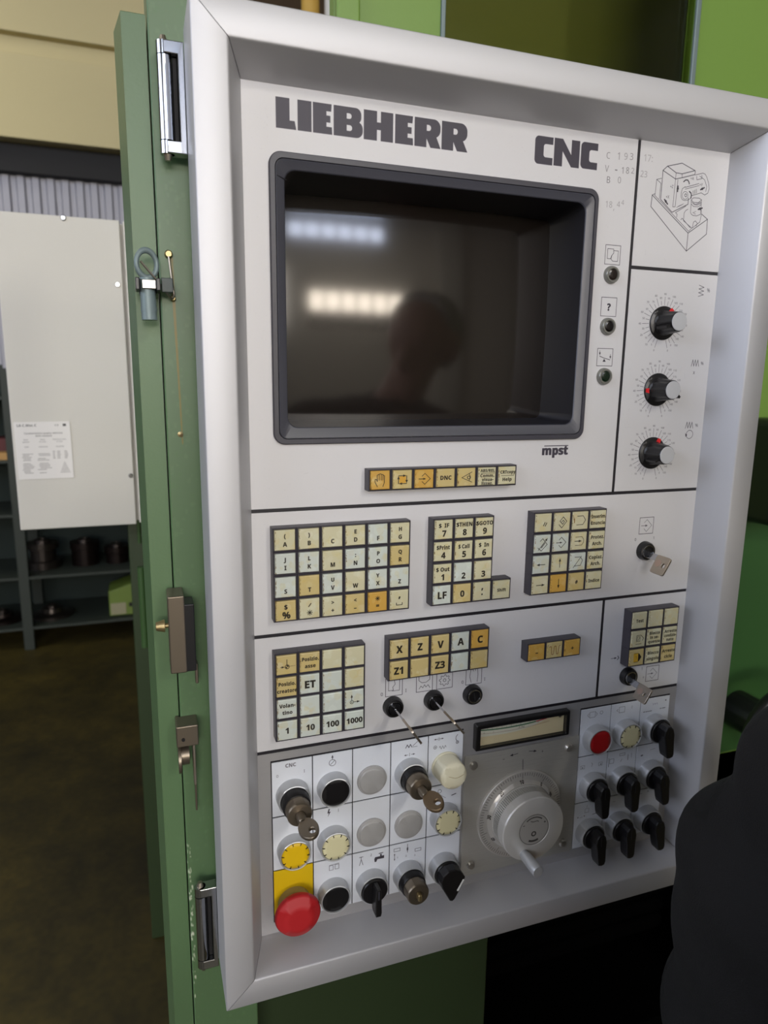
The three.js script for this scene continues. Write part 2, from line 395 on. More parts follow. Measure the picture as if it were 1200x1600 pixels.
{ // spring clip of bent wire on the column
  const clip = thing('wire_clip', 'bent steel wire clip screwed to the green column beside the ring pin', 'clip', W(-50, 170, -45));
  const q = (u, v, z) => new THREE.Vector3((u + 50) / 1000, (170 - v) / 1000, (z + 45) / 1000);
  mesh('wire', tube([q(-51.5, 141, -41), q(-50.8, 150, -40), q(-50, 160, -39), q(-49.3, 170.5, -38.5), q(-51, 172.3, -37), q(-54, 169.5, -33), q(-62, 160, -27), q(-72.3, 148.5, -22)], 0.00085, 60, 8), M.steel, clip);
  for (const [u, v, r] of [[-51.5, 139, 3.1], [-49.6, 171.5, 2.2]]) { const s = mesh('screw', lathe([[0, 0], [r, 0], [r, 2.4], [r * 0.7, 4], [0, 4.3]], 18), M.brass, clip); s.position.copy(q(u, v, -45)); }
  const s2 = mesh('screw', lathe([[0, 0], [2.2, 0], [2.2, 1.6], [0, 2.6]], 18), M.brass, clip); s2.position.copy(q(-48.6, 276.5, -45));
}
{ // ring pin
  const pin = thing('ring_pin', 'grey lock pin with a ring head hanging in the black holder', 'pin', W(-68.5, 166, -27));
  const ring = new THREE.TorusGeometry(0.0088, 0.0021, 14, 40); ring.scale(0.86, 1.1, 1); ring.rotateY(0.35); ring.translate(0.0004, 0.0165, 0);
  mesh('ring', ring, M.pinGrey, pin);
  mesh('shank', rod(new THREE.Vector3(0, 0.0065, 0), new THREE.Vector3(0.0006, -0.0235, 0), 0.0054, 0.0056, 28), M.pinGrey, pin);
  mesh('collar', rod(new THREE.Vector3(0.0004, -0.014, 0), new THREE.Vector3(0.0005, -0.0175, 0), 0.0058, 0.0058, 28), M.pinGrey, pin);
}
// ---------------------------------------------------------------- the control panel (one thing, its base at the middle of its lower edge)
const CU = 220, CV = 755.9;
const panel = thing('control_panel', 'silver framed machine control panel with dark screen, key blocks, knobs and buttons', 'control panel', W(CU, CV, 0));
const L = (u, v, z = 0) => new THREE.Vector3((u - CU) / 1000, (CV - v) / 1000, z / 1000);
const PS = 4.6;   // canvas pixels per millimetre of panel print
const INK = '#2b2730';

// frame of four mitred rails
{
  const O0 = -35.5, O2 = 475.5, OT = -9.9, OB = 755.9;
  const arc = (cx, cz, r, a0, a1, n) => Array.from({ length: n + 1 }, (_, i) => { const a = a0 + (a1 - a0) * i / n; return [cx + r * Math.cos(a), cz + r * Math.sin(a)]; });
  // profile: distance from the outer side, height above the panel
  const prof = [[0, -25], [0, 30.3], [0, 30.6], ...arc(1.7, 30.6, 1.7, PI, PI / 2, 5).slice(1), [2.1, 32.3], [22.0, 32.3], ...arc(22.4, 30.3, 2.0, PI / 2, 0.33, 5), [24.5, 30.5], [35.4, 0.9], [35.5, 0.4], [36.2, -1.5], [36.2, -25]];
  const rail = (f, label) => {
    const a = prof.map(([d, z]) => f(d, z, 0)), b = prof.map(([d, z]) => f(d, z, 1));
    const g = loft([a, b], true, true, 0.5);
    mesh('frame_rail', g, M.frame, panel, label);
  };
  const gap = 0.34;
  rail((d, z, e) => L(e ? O2 - d - gap : O0 + d + gap, OT + d, z));
  rail((d, z, e) => L(O2 - d, e ? OB - d - gap : OT + d + gap, z));
  rail((d, z, e) => L(e ? O0 + d + gap : O2 - d - gap, OB - d, z));
  rail((d, z, e) => L(O0 + d, e ? OT + d + gap : OB - d - gap, z));
}

// print helpers: contexts drawn in panel millimetres
function printCanvas(x0, y0, x1, y1, base, scale = PS) {
  const c = canvas(Math.round((x1 - x0) * scale), Math.round((y1 - y0) * scale)), g = c.getContext('2d');
  g.fillStyle = base; g.fillRect(0, 0, c.width, c.height);
  // faint grain and scuffs of the film
  let s = Math.round(x0 * 7 + y0 * 13 + 99); const r = () => { s = (s * 1664525 + 1013904223) >>> 0; return s / 4294967296; };
  for (let i = 0; i < c.width * c.height / 900; i++) { g.fillStyle = r() < 0.5 ? 'rgba(0,0,0,0.018)' : 'rgba(255,255,255,0.022)'; g.fillRect(r() * c.width, r() * c.height, 1 + r() * 5, 1 + r() * 4); }
  for (let i = 0; i < 26; i++) { g.strokeStyle = `rgba(70,66,72,${0.03 + 0.06 * r()})`; g.lineWidth = 0.6 + r(); const a = r() * c.width, b = r() * c.height; g.beginPath(); g.moveTo(a, b); g.lineTo(a + (r() - 0.5) * 60, b + (r() - 0.5) * 60); g.stroke(); }
  g.setTransform(scale, 0, 0, scale, -x0 * scale, -y0 * scale);
  g.lineJoin = g.lineCap = 'round';
  return [c, g];
}
const poly = (g, pts, w = 0.35, color = INK, close = false) => { g.strokeStyle = color; g.lineWidth = w; g.beginPath(); pts.forEach(([x, y], i) => (i ? g.lineTo(x, y) : g.moveTo(x, y))); if (close) g.closePath(); g.stroke(); };
const fillPoly = (g, pts, color = INK) => { g.fillStyle = color; g.beginPath(); pts.forEach(([x, y], i) => (i ? g.lineTo(x, y) : g.moveTo(x, y))); g.closePath(); g.fill(); };
const text = (g, s, x, y, size, { color = INK, font = 'sans-serif', bold = false, align = 'center', sx = 1, rot = 0, italic = false } = {}) => {
  g.save(); g.translate(x, y); g.rotate(rot); g.scale(sx * size / 40, size / 40);
  g.font = `${italic ? 'italic ' : ''}${bold ? 'bold ' : ''}40px ${font}`; g.textAlign = align; g.textBaseline = 'middle'; g.fillStyle = color; g.fillText(s, 0, 0); if (bold) { g.strokeStyle = color; g.lineWidth = 1.7; g.strokeText(s, 0, 0); } g.restore();
};
const arrow = (g, x0, y0, x1, y1, w = 0.35, head = 1.6, color = INK) => {
  poly(g, [[x0, y0], [x1, y1]], w, color);
  const a = Math.atan2(y1 - y0, x1 - x0), c = Math.cos(a), s = Math.sin(a);
  fillPoly(g, [[x1 + c * head * 0.3, y1 + s * head * 0.3], [x1 - c * head - s * head * 0.5, y1 - s * head + c * head * 0.5], [x1 - c * head + s * head * 0.5, y1 - s * head - c * head * 0.5]], color);
};
const circle = (g, x, y, r, w = 0.3, color = INK, fill = false) => { g.beginPath(); g.arc(x, y, r, 0, 2 * PI); if (fill) { g.fillStyle = color; g.fill(); } else { g.strokeStyle = color; g.lineWidth = w; g.stroke(); } };
const box = (g, x0, y0, x1, y1, w = 0.35, color = INK) => poly(g, [[x0, y0], [x1, y0], [x1, y1], [x0, y1]], w, color, true);

// a plate of the panel face: front at z = front, print over its face
function plate(name, x0, y0, x1, y1, thick, front, c, parent, mat, hole, off = [CU, CV]) {
  const sh = shapeOf([[x0, -y0], [x1, -y0], [x1, -y1], [x0, -y1]]);
  if (hole) sh.holes.push(new THREE.Path(hole.map(([a, b]) => new THREE.Vector2(a, -b))));
  const g = extrude(sh, thick - 0.1, 0.1);
  const p = g.attributes.position, uv = g.attributes.uv;
  for (let i = 0; i < p.count; i++) {
    const X = p.getX(i), Y = -p.getY(i);
    uv.setXY(i, (X - x0) / (x1 - x0), 1 - (Y - y0) / (y1 - y0));
    p.setXYZ(i, (X - off[0]) / 1000, (off[1] - Y) / 1000, (p.getZ(i) + front - thick + 0.1) / 1000);
  }
  g.computeVertexNormals();
  return mesh(name, g, mat || std(0xffffff, 0.5, 0.08, { map: canvasTex(c) }), parent);
}
const FILM = '#c9c8ca', FILM2 = '#b3b2b4';

plate('back_cover', -28, -3, 468, 749, 9, -15.5, null, panel, M.blackMatt, rr(24, 75, 296, 277, 6));
// black ground under the sections, seen in the joints between them
plate('joint_ground', -0.8, 24.6, 440.8, 720.8, 2.4, -0.35, null, panel, M.line, rr(24, 75, 296, 277, 6));

{ // section with the screen
  const [c, g] = printCanvas(-0.6, 24.8, 338.8, 332.8, FILM);
  const N = '#37333e', P = (pts) => fillPoly(g, pts, N);
  const T = 33.5, B = 54;
  const E = (x, s, x1) => P([[x, T], [x1 - 0.4, T], [x1 - 0.8, T + 5], [s, T + 5], [s, 41.4], [x1 - 1.4, 41.4], [x1 - 1.4, 46], [s, 46], [s, 49], [x1 - 0.3, 49], [x1, B], [x, B]]);
  P([[24.6, T], [34.6, T], [34.6, 48.2], [38.3, 48.2], [39.4, B], [24.6, B]]);
  P([[40.5, T], [50.8, T], [50.8, B], [40.5, B]]);
  E(51.9, 62, 66.4);
  const hole = (x0, y0, x1, y1) => { g.fillStyle = FILM; g.beginPath(); g.roundRect(x0, y0, x1 - x0, y1 - y0, [0, (y1 - y0) / 2.2, (y1 - y0) / 2.2, 0]); g.fill(); };
  g.fillStyle = N; g.beginPath(); g.roundRect(67.5, T, 21.3, 10.8, [0, 4.5, 4.5, 0]); g.fill(); g.beginPath(); g.roundRect(67.5, 42.6, 22.5, B - 42.6, [0, 5, 5, 0]); g.fill();
  hole(77.5, 37.8, 81.3, 41.6); hole(77.5, 45.8, 81.7, 49.8);
  P([[90.8, T], [101.2, T], [101.2, 41.2], [104.3, 41.2], [104.3, T], [114.1, T], [114.1, B], [104.3, B], [104.3, 46.4], [101.2, 46.4], [101.2, B], [90.8, B]]);
  E(115.8, 126, 130.6);
  const R = (x, w) => {
    g.fillStyle = N; g.beginPath(); g.roundRect(x, T, w * 0.98, 13, [0, 5.5, 5.5, 0]); g.fill();
    P([[x, T], [x + 10, T], [x + 10, B], [x, B]]); P([[x + 9.6, 45.6], [x + 18, 45.5], [x + w, B], [x + 13.4, B], [x + 10, 47.6]]);
    hole(x + 10, 37.9, x + 13.6, 42.2);
    fillPoly(g, [[x + 10, 48.6], [x + 12.6, B + 0.2], [x + 10, B + 0.2]], FILM);
  };
  R(131.7, 22); R(154.4, 22.4);
  const C = (x, x1, y0, y1) => {
    g.fillStyle = N; g.beginPath(); g.roundRect(x, y0, x1 - x, y1 - y0, [3.5, 0, 0, 3.5]); g.fill();
    g.fillStyle = FILM; g.beginPath(); g.roundRect(x + 8.3, y0 + 5.6, x1 - x, y1 - y0 - 11.2, [2, 0, 0, 2]); g.fill();
  };
  C(237.6, 254.6, 34.0, 55.3); C(281.8, 298.4, 33.7, 54.4);
  fillPoly(g, [[255.2, 33.8], [257, 33.8], [257, 56], [255.2, 56]], FILM);
  P([[255.8, 33.8], [263.8, 33.8], [272.4, 45.4], [272.4, 33.7], [280.4, 33.7], [280.4, 54.8], [272.8, 54.8], [263.9, 43.2], [263.9, 55], [255.8, 55]]);
  // small maker's mark under the screen
  text(g, 'mpst', 273.4, 292.4, 11, { bold: true, sx: 1.02, color: N }); text(g, 'mpst', 273.9, 292.4, 11, { bold: true, sx: 1.02, color: N });
  poly(g, [[262.6, 288.1], [287.2, 288.1]], 0.7, N);
  // pencil notes
  const pen = (s, x, y, z, o = 0.5) => text(g, s, x, y, z, { color: `rgba(70,66,70,${o})`, font: 'sans-serif' });
  pen('C', 309, 41.8, 7); pen('1', 320, 41, 8); pen('9', 327, 40.5, 7.5, 0.42); pen('3', 333, 40, 7.5, 0.5);
  pen('V', 308.5, 52.2, 7); pen('-', 318, 51.4, 10, 0.7); pen('1', 325, 52, 7, 0.6); pen('8', 329.8, 51.6, 7, 0.6); pen('2', 335.2, 51, 6.5, 0.5);
  pen('B', 310.8, 61, 7, 0.65); pen('0', 322.1, 60, 7, 0.5);
  pen('18', 313, 80.4, 7, 0.35); pen(',', 318.5, 82, 7, 0.35); pen('4', 323, 79.4, 6.5, 0.4); pen('4', 327.2, 77.6, 5.5, 0.4);
  // symbols over the three lamps
  box(g, 312.9, 113.2, 328.6, 129.3, 0.4);
  poly(g, [[315.2, 116.3], [321.4, 116.3], [321.7, 119.6], [319.6, 122], [318.8, 124.6], [315.2, 124.6]], 0.35, INK, true);
  poly(g, [[321.4, 117.6], [326.4, 117.6], [326.2, 126.4], [320.9, 126.4], [319.2, 124.6], [320, 121.6], [321.7, 119.6]], 0.35, INK, true);
  box(g, 312.4, 157.2, 328.6, 173.3, 0.4); text(g, '?', 320.6, 165.6, 8.5, { bold: true });
  box(g, 311.9, 201.4, 328.4, 216.7, 0.4);
  poly(g, [[314.6, 208.2], [319.4, 209.8], [325.8, 211.2]], 0.5); fillPoly(g, [[319.6, 210.4], [321.4, 213], [318, 213]]);
  arrow(g, 314.4, 203.4, 314.6, 206.8, 0.35, 1.8); arrow(g, 326, 206.4, 326, 209.8, 0.35, 1.8);
  plate('panel_section', -0.6, 24.8, 338.8, 332.8, 1.4, 0, c, panel, null, rr(24, 75, 296, 277, 6));
}
{ // section with the machine drawing
  const [c, g] = printCanvas(341.8, 24.8, 440.6, 128.7, FILM);
  const D = {
    base: [[357.7, 68.5], [357.2, 78.1], [400.5, 112.6], [421.6, 96.3], [421.2, 83.5], [413.9, 79.6]], base2: [[357.7, 68.5], [400.6, 97], [421.2, 83.5]], base3: [[400.6, 97], [400.5, 112.6]],
    rail: [[360, 68.3], [401.2, 95.5], [403.6, 92.9]], top: [[357.7, 68.5], [360.5, 67.2]],
    col: [[367.1, 47.4], [367.1, 71.4], [380.7, 80.9], [397.6, 72.7], [397.4, 67.5]], coltop: [[367.1, 47.4], [371.6, 43.5], [387.1, 39.4], [402.3, 44.1], [402.4, 47.5]],
    colf: [[371.6, 43.5], [381.5, 47.9], [388.1, 48.1], [401.9, 44.1]], colf2: [[367.1, 47.4], [381.4, 53.1], [388.8, 51.2], [402.3, 47.3]], v: [[381.5, 47.9], [381.4, 53.1]], v2: [[388.1, 48.1], [388.5, 51.2]],
    back: [[366.3, 54], [361.2, 55.4], [360.7, 68]], back2: [[361.2, 55.4], [366, 58.1], [365.6, 71]], slot: [[381.4, 53.1], [381, 76.3], [383.6, 76], [384.1, 53.4]],
    head: [[403.1, 47.5], [411.1, 45.2], [413.8, 45.8], [415.8, 47.9], [418.6, 53], [419.8, 57.5], [418.7, 61.4], [415.4, 63.2], [411.2, 61.8], [401, 65.1]], headi: [[407.9, 48.1], [413.7, 50.5], [416.8, 56], [416.2, 60.2]],
    headj: [[404.5, 48.6], [405, 51.4], [410.6, 49.9], [410.2, 47]],
    spin: [[392.8, 58.3], [389.9, 60.3], [388.9, 64], [389.2, 67.4], [390.8, 69.4], [393.4, 69.9], [397, 69.2], [400.1, 67.3]], spin2: [[392.8, 58.9], [407.9, 54.3]], spin3: [[393, 60.4], [408.2, 56]],
    cyl: [[400.7, 68.7], [401.1, 72.1], [401.2, 79.2], [402.4, 80.8], [404.2, 81.6], [408.6, 81.6], [412.7, 80], [412.4, 67.6]], cylt: [[400.7, 68.7], [403.2, 66.7], [409.4, 66.4], [412.4, 67.6], [409.1, 70.3], [403.6, 70.5], [400.7, 68.7]],
    cylm: [[401.1, 72.1], [404, 74], [409.4, 73.8], [412.6, 71.6]],
    body: [[398.1, 76.8], [395.6, 78.2], [394.2, 80.4], [394.2, 86.9], [404.4, 92.6]], body2: [[413, 75.8], [413.8, 79.3], [412.8, 86.5], [404.4, 92.6]], slide: [[384.6, 80.9], [395.5, 74.4]],
    hook: [[384.6, 80.9], [386.6, 82.2], [386.2, 84.6]], hook2: [[391.2, 86.4], [392.4, 84.9], [402.4, 92.2]], door: [[404.8, 92], [405.6, 87.2], [407.6, 86], [410.2, 88], [408.8, 90.4]],
  };
  for (const [k, pts] of Object.entries(D)) poly(g, pts, /base|col/.test(k) ? 0.55 : 0.38, '#37343d');
  for (let i = 0; i < 5; i++) poly(g, [[400.9 + i * 0.2, 70 + i * 0.15], [404.4 + i, 72.6], [412.2, 69.2 + i * 0.4]], 0.2, '#55525a');
  for (let i = 0; i < 5; i++) poly(g, [[385 + i * 0.6, 76.6 - i * 0.4], [391 + i * 0.5, 73.8 - i * 0.3]], 0.22, '#55525a');
  circle(g, 393.6, 65.6, 3.2, 0.3, '#3a3740'); circle(g, 394.2, 65.4, 1.2, 0.5, '#3a3740');
  for (let i = 0; i < 5; i++) poly(g, [[401.6 + i, 61 - i * 0.5], [402.2 + i, 64 - i * 0.4]], 0.25, '#3a3740');
  arrow(g, 375, 74.5, 371.4, 71.1, 1.2, 2.6); arrow(g, 384.8, 63.1, 384.8, 58.6, 1.1, 2.6); arrow(g, 414, 74.5, 409.6, 75.9, 1.2, 2.6); arrow(g, 414.2, 57.2, 410.2, 59.2, 1.1, 2.6);
  poly(g, [[390.6, 54.4], [392.6, 52.8], [395, 52.6], [396.6, 54.4], [397, 55.6]], 0.9); poly(g, [[397.9, 61.9], [399.8, 63], [400.5, 64.8], [400.2, 67.2]], 1.0);
  for (const [s, x, y] of [['+X', 374.4, 68.7], ['+Z', 378, 59.8], ['+C', 405.5, 79.2], ['+A', 399.6, 50.9], ['+Y', 410.2, 55.2]]) text(g, s, x, y, 3.4, { color: '#3a3740' });
  text(g, '17:', 350.5, 39.4, 7.5, { color: 'rgba(70,66,70,0.32)' }); text(g, '23', 347.2, 52.6, 7, { color: 'rgba(70,66,70,0.38)' });
  plate('panel_section', 341.8, 24.8, 440.6, 128.7, 1.4, 0, c, panel);
}
const KNOBS = [[381.3, 177], [381.3, 237.4], [381.3, 297]];
{ // section with the three override knobs
  const [c, g] = printCanvas(341.8, 131.7, 440.6, 332.8, FILM);
  const lab = ['90', '95', '100', '105', '110', '115', '120', '125', '130', '135', '140', '145', '150', '', '', '', '0', '5', '10', '15', '20', '30', '40', '50', '60', '65', '70', '75', '80', '85'];
  KNOBS.forEach(([x, y]) => {
    for (let i = -14; i <= 14; i++) {
      const a = i * 11.6 * PI / 180, s = Math.sin(a), co = -Math.cos(a), long = i % 2 === 0, r1 = long ? 23.2 : 19.8;
      poly(g, [[x + 16 * s, y + 16 * co], [x + r1 * s, y + r1 * co]], 0.26);
      const rt = r1 + 2.6; text(g, lab[(i + 30) % 30] || '0', x + rt * s, y + rt * co, 2.5, { color: '#45414a' });
    }
  });
  const zig = (x, y, w, h, n, up) => { const p = []; for (let i = 0; i <= n; i++) p.push(up ? [x + (i % 2) * w, y + i * h / n] : [x + i * w / n, y + (i % 2 ? 0 : h)]); poly(g, p, 0.4); };
  zig(419, 141.4, 6, 10, 6, true); text(g, '%', 430.4, 145.6, 4.6, { rot: 0 });
  zig(418.6, 209.2, 8.8, 6, 6, false); text(g, '%', 431.4, 212.4, 4.4); text(g, 'x', 422.6, 221, 4.6);
  zig(418.6, 268, 9, 6, 6, false); text(g, '%', 432, 271.4, 4.4); circle(g, 424.4, 280, 4, 0.4); fillPoly(g, [[419.2, 279], [421.6, 280.4], [420, 282.4]]);
  plate('panel_section', 341.8, 131.7, 440.6, 332.8, 1.4, 0, c, panel);
}
// a diamond input symbol and friends, drawn in a unit cell of 16 mm
function diamondIn(g, cx, cy, s, col = INK, w = 0.4) {
  poly(g, [[cx - 3 * s, cy - 3 * s], [cx, cy - 6 * s], [cx + 6 * s, cy], [cx, cy + 6 * s], [cx - 3 * s, cy + 3 * s]], w, col); arrow(g, cx - 6.4 * s, cy, cx + 0.6 * s, cy, w * 1.2, 2.2 * s, col);
}
{ // keyboard section
  const [c, g] = printCanvas(-0.6, 335.8, 440.6, 437.4, FILM);
  box(g, 374.4, 360, 390.9, 376.2, 0.45); diamondIn(g, 383, 368.1, 1.0, '#4a464e', 0.35); text(g, '0', 371, 381.4, 4); text(g, '1', 393, 381.2, 4);
  plate('panel_section', -0.6, 335.8, 440.6, 437.4, 1.4, 0, c, panel);
}
{ // axis section
  const [c, g] = printCanvas(-0.6, 440.4, 338.1, 541.2, FILM);
  const B3 = [[114.2, 130.1], [143.6, 159.3], [163.5, 179.2], [192.9, 209]];
  B3.forEach(([a, b]) => box(g, a, 491, b, 507.9, 0.45));
  poly(g, [[117, 491], [117, 502.6], [121.6, 502.6], [121, 499.6], [123.2, 497], [122.2, 491.6], [127.4, 491.6], [127.4, 503.2], [120.4, 503.2]], 0.4);
  poly(g, [[146, 491], [146, 497], [149, 499.4], [153, 499.4], [156.6, 497], [156.6, 491]], 0.4); poly(g, [[146.4, 505], [148, 502.4], [150, 504.4], [151.6, 501.6], [153, 504], [155, 502], [157, 505.2]], 0.4);
  circle(g, 171.4, 500, 1.4, 0.4); { const p = []; for (let i = 0; i < 32; i++) { const a = i / 32 * 2 * PI, r = i % 4 < 2 ? 5.4 : 4; p.push([171.4 + r * Math.cos(a), 500 + r * Math.sin(a)]); } poly(g, p, 0.38, INK, true); }
  poly(g, [[198.4, 506], [196.8, 500], [197.6, 494], [199.4, 492.6], [200.4, 495]], 0.4); poly(g, [[204.6, 506], [205.2, 499], [204.6, 493], [203, 491.6], [202.4, 495]], 0.4);
  for (const [s, x, y] of [['0', 110.8, 505], ['I', 133.6, 504.5], ['0', 189.6, 504.6], ['I', 212.4, 504.5]]) text(g, s, x, y, 4.4);
  plate('panel_section', -0.6, 440.4, 338.1, 541.2, 1.4, 0, c, panel);
}
{ // program section
  const [c, g] = printCanvas(341.1, 440.4, 440.6, 541.2, FILM);
  box(g, 398.4, 517.2, 414.3, 533.4, 0.45); diamondIn(g, 406.4, 525.4, 0.95, '#4a464e', 0.35);
  arrow(g, 353.4, 502.6, 359.6, 502.6, 0.5, 2.2); poly(g, [[361, 504.6], [362.6, 503], [361.4, 500.8]], 0.8); text(g, '1', 392.7, 518.8, 4.2); text(g, '0', 395.4, 528.5, 2.6);
  plate('panel_section', 341.1, 440.4, 440.6, 541.2, 1.4, 0, c, panel);
}
{ // lower section, bare brushed metal
  const [c, g] = printCanvas(-0.6, 544.2, 440.6, 720.6, FILM2, 3);
  let s = 77; const r = () => { s = (s * 1664525 + 1013904223) >>> 0; return s / 4294967296; };
  for (let i = 0; i < 1500; i++) { g.fillStyle = r() < 0.5 ? 'rgba(60,60,62,0.05)' : 'rgba(235,235,240,0.05)'; g.fillRect(r() * 440, 544 + r() * 177, 8 + r() * 60, 0.25); }
  plate('panel_section', -0.6, 544.2, 440.6, 720.6, 1.4, 0, c, panel, std(0xffffff, 0.42, 0.6, { map: canvasTex(c) }));
  plate('legend_ground', 11, 551.4, 192.4, 709.2, 0.32, 0.3, null, panel, M.line);
  plate('legend_ground', 321.4, 551.4, 431.6, 709.2, 0.32, 0.3, null, panel, M.line);
}

// ---------------------------------------------------------------- screen set deep in a black bezel
{
  const mon = group('monitor', panel, L(160, 176, 0), 'dark screen in a black bezel');
  const V = (pts, z) => pts.map(([u, v]) => new THREE.Vector3((u - 160) / 1000, (176 - v) / 1000, z / 1000));
  const ring = (x0, y0, x1, y1, r, z) => V(rr(x0, y0, x1, y1, r, 8), z);
  mesh('bezel_rim', loft([ring(18.5, 70, 301, 282, 9, 0.1), ring(18.5, 70, 301, 282, 9, 2.6), ring(19.2, 70.7, 300.3, 281.3, 8.4, 3.3), ring(22.6, 74.2, 297.4, 278, 6.6, 3.3), ring(23, 74.6, 297, 277.6, 6.4, 2.2)], false, false, 0.4), M.bezelRim, mon);
  mesh('bezel_band', loft([ring(23.1, 74.7, 296.9, 277.5, 6.4, 1.2), ring(23.2, 74.8, 296.8, 277.4, 6.4, 3.0), ring(23.8, 75.3, 296.2, 276.9, 6, 3.4), ring(29.6, 80.9, 290.4, 269.4, 8.5, 0.9), ring(30.2, 81.5, 289.8, 268.8, 8.5, 0.1)], false, false, 0.35), M.bezelBand, mon);
  mesh('bezel_wall', loft([ring(30.2, 81.5, 289.8, 268.8, 8.5, 0.1), ring(32.0, 83.5, 288.6, 267.6, 7.5, -22), ring(34, 86, 287.5, 265.5, 5, -58)], false, false, 0.4), M.bezelWall, mon);
  // mitre cut at the upper left corner of the band
  mesh('band_joint', rod(new THREE.Vector3((23.9 - 160) / 1000, (176 - 86.5) / 1000, 0.0033), new THREE.Vector3((31.6 - 160) / 1000, (176 - 86.4 + 4) / 1000 - 0.0065, 0.0012), 0.00028, 0.00028, 6), M.line, mon);
  // bulged glass
  const nx = 24, ny = 20, pos = [], idx = [], Rg = GLASS_R();
  for (let j = 0; j <= ny; j++) for (let i = 0; i <= nx; i++) {
    const x = -0.128 + 0.256 * i / nx, y = -0.0935 + 0.187 * j / ny;
    pos.push(x, y, -0.044 - (x * x + y * y) / (2 * Rg));
  }
  for (let j = 0; j < ny; j++) for (let i = 0; i < nx; i++) { const a = j * (nx + 1) + i; idx.push(a, a + 1, a + nx + 1, a + 1, a + nx + 2, a + nx + 1); }
  const g = new THREE.BufferGeometry(); g.setAttribute('position', new THREE.Float32BufferAttribute(pos, 3)); g.setIndex(idx); g.computeVertexNormals();
  mesh('screen_glass', boxUV(g), M.glass, mon);
  mesh('tube_cover', rbox(0.262, 0.196, 0.004, 0, 0, -0.064, 0.001), M.blackMatt, mon);
}
function GLASS_R() { return 1.6; }

// ---------------------------------------------------------------- key blocks: each key is a cap in its own black frame
const KW = '#bcc2ba', KC = '#c0bb9c', KY = '#bba975', KO = '#be9648';
const CELL = 128, COLS = 10, atlas = canvas(CELL * COLS, CELL * COLS), ag = atlas.getContext('2d');
const atlasMat = phys({ color: 0xffffff, map: canvasTex(atlas), roughness: 0.32 });
ag.lineJoin = ag.lineCap = 'round';
let cell = 0, ks = 3;
const kr = () => { ks = (ks * 1664525 + 1013904223) >>> 0; return ks / 4294967296; };
function keyCell(tone, draw) {   // draws one cap print, gives the cell's number; the cap is 16 x 16 units with its centre at 0, 0
  const k = cell++, x = (k % COLS) * CELL, y = Math.floor(k / COLS) * CELL;
  ag.save(); ag.beginPath(); ag.rect(x, y, CELL, CELL); ag.clip();
  ag.fillStyle = tone; ag.fillRect(x, y, CELL, CELL);
  // yellowed blotches of the old plastic, each with its own outline
  for (let i = 0; i < 9; i++) {
    const bx0 = x + kr() * CELL, by0 = y + kr() * CELL, n = 7, rad = 8 + kr() * 24;
    ag.fillStyle = kr() < 0.6 ? `rgba(196,158,60,${0.04 + 0.09 * kr()})` : `rgba(225,232,226,${0.05 + 0.1 * kr()})`;
    ag.beginPath(); for (let j = 0; j < n; j++) { const a = j / n * 2 * PI, q = rad * (0.6 + 0.7 * kr()); ag.lineTo(bx0 + q * Math.cos(a), by0 + q * Math.sin(a)); } ag.closePath(); ag.fill();
  }
  // brown grime specks along the left edge
  for (let i = 0; i < 14; i++) { ag.fillStyle = `rgba(84,56,22,${0.25 + 0.4 * kr()})`; ag.fillRect(x + 3 + kr() * 5, y + kr() * CELL, 1.5 + kr() * 3, 2 + kr() * 12); }
  ag.translate(x + CELL / 2, y + CELL / 2); ag.scale(CELL / 17.4, CELL / 17.4);
  if (draw) draw(ag);
  ag.restore();
  return k;
}
const KI = '#26221c';
const T1 = (s, size = 9, y = 0.4, x = 0, sx = 1) => (g) => text(g, s, x, y, size, { bold: true, color: KI, sx });
const T2 = (a, b, xa = 0, xb = 0) => (g) => { if (a) text(g, a, xa, -3.2, 4.6, { bold: true, color: KI }); if (b) text(g, b, xb, 3.6, 4.8, { bold: true, color: KI }); };
const LN = (...rows) => (g) => rows.forEach((s, i) => text(g, s, 0.3, (i - (rows.length - 1) / 2) * (rows.length > 2 ? 4.4 : 6.2) + 0.2, rows.length > 2 ? 4.1 : 4.4, { bold: true, color: KI, sx: Math.min(1, 6.4 / s.length + 0.12) }));
const NUM = (a, b) => (g) => { text(g, a, 0, -3.6, 4.9, { bold: true, color: KI, sx: a.length > 5 ? 0.86 : 1 }); text(g, b, 0.4, 3.4, 7.2, { bold: true, color: KI }); };
const AR = (dx, dy) => (g) => arrow(g, -dx * 4, -dy * 4, dx * 4, dy * 4, 0.6, 2.4, KI);
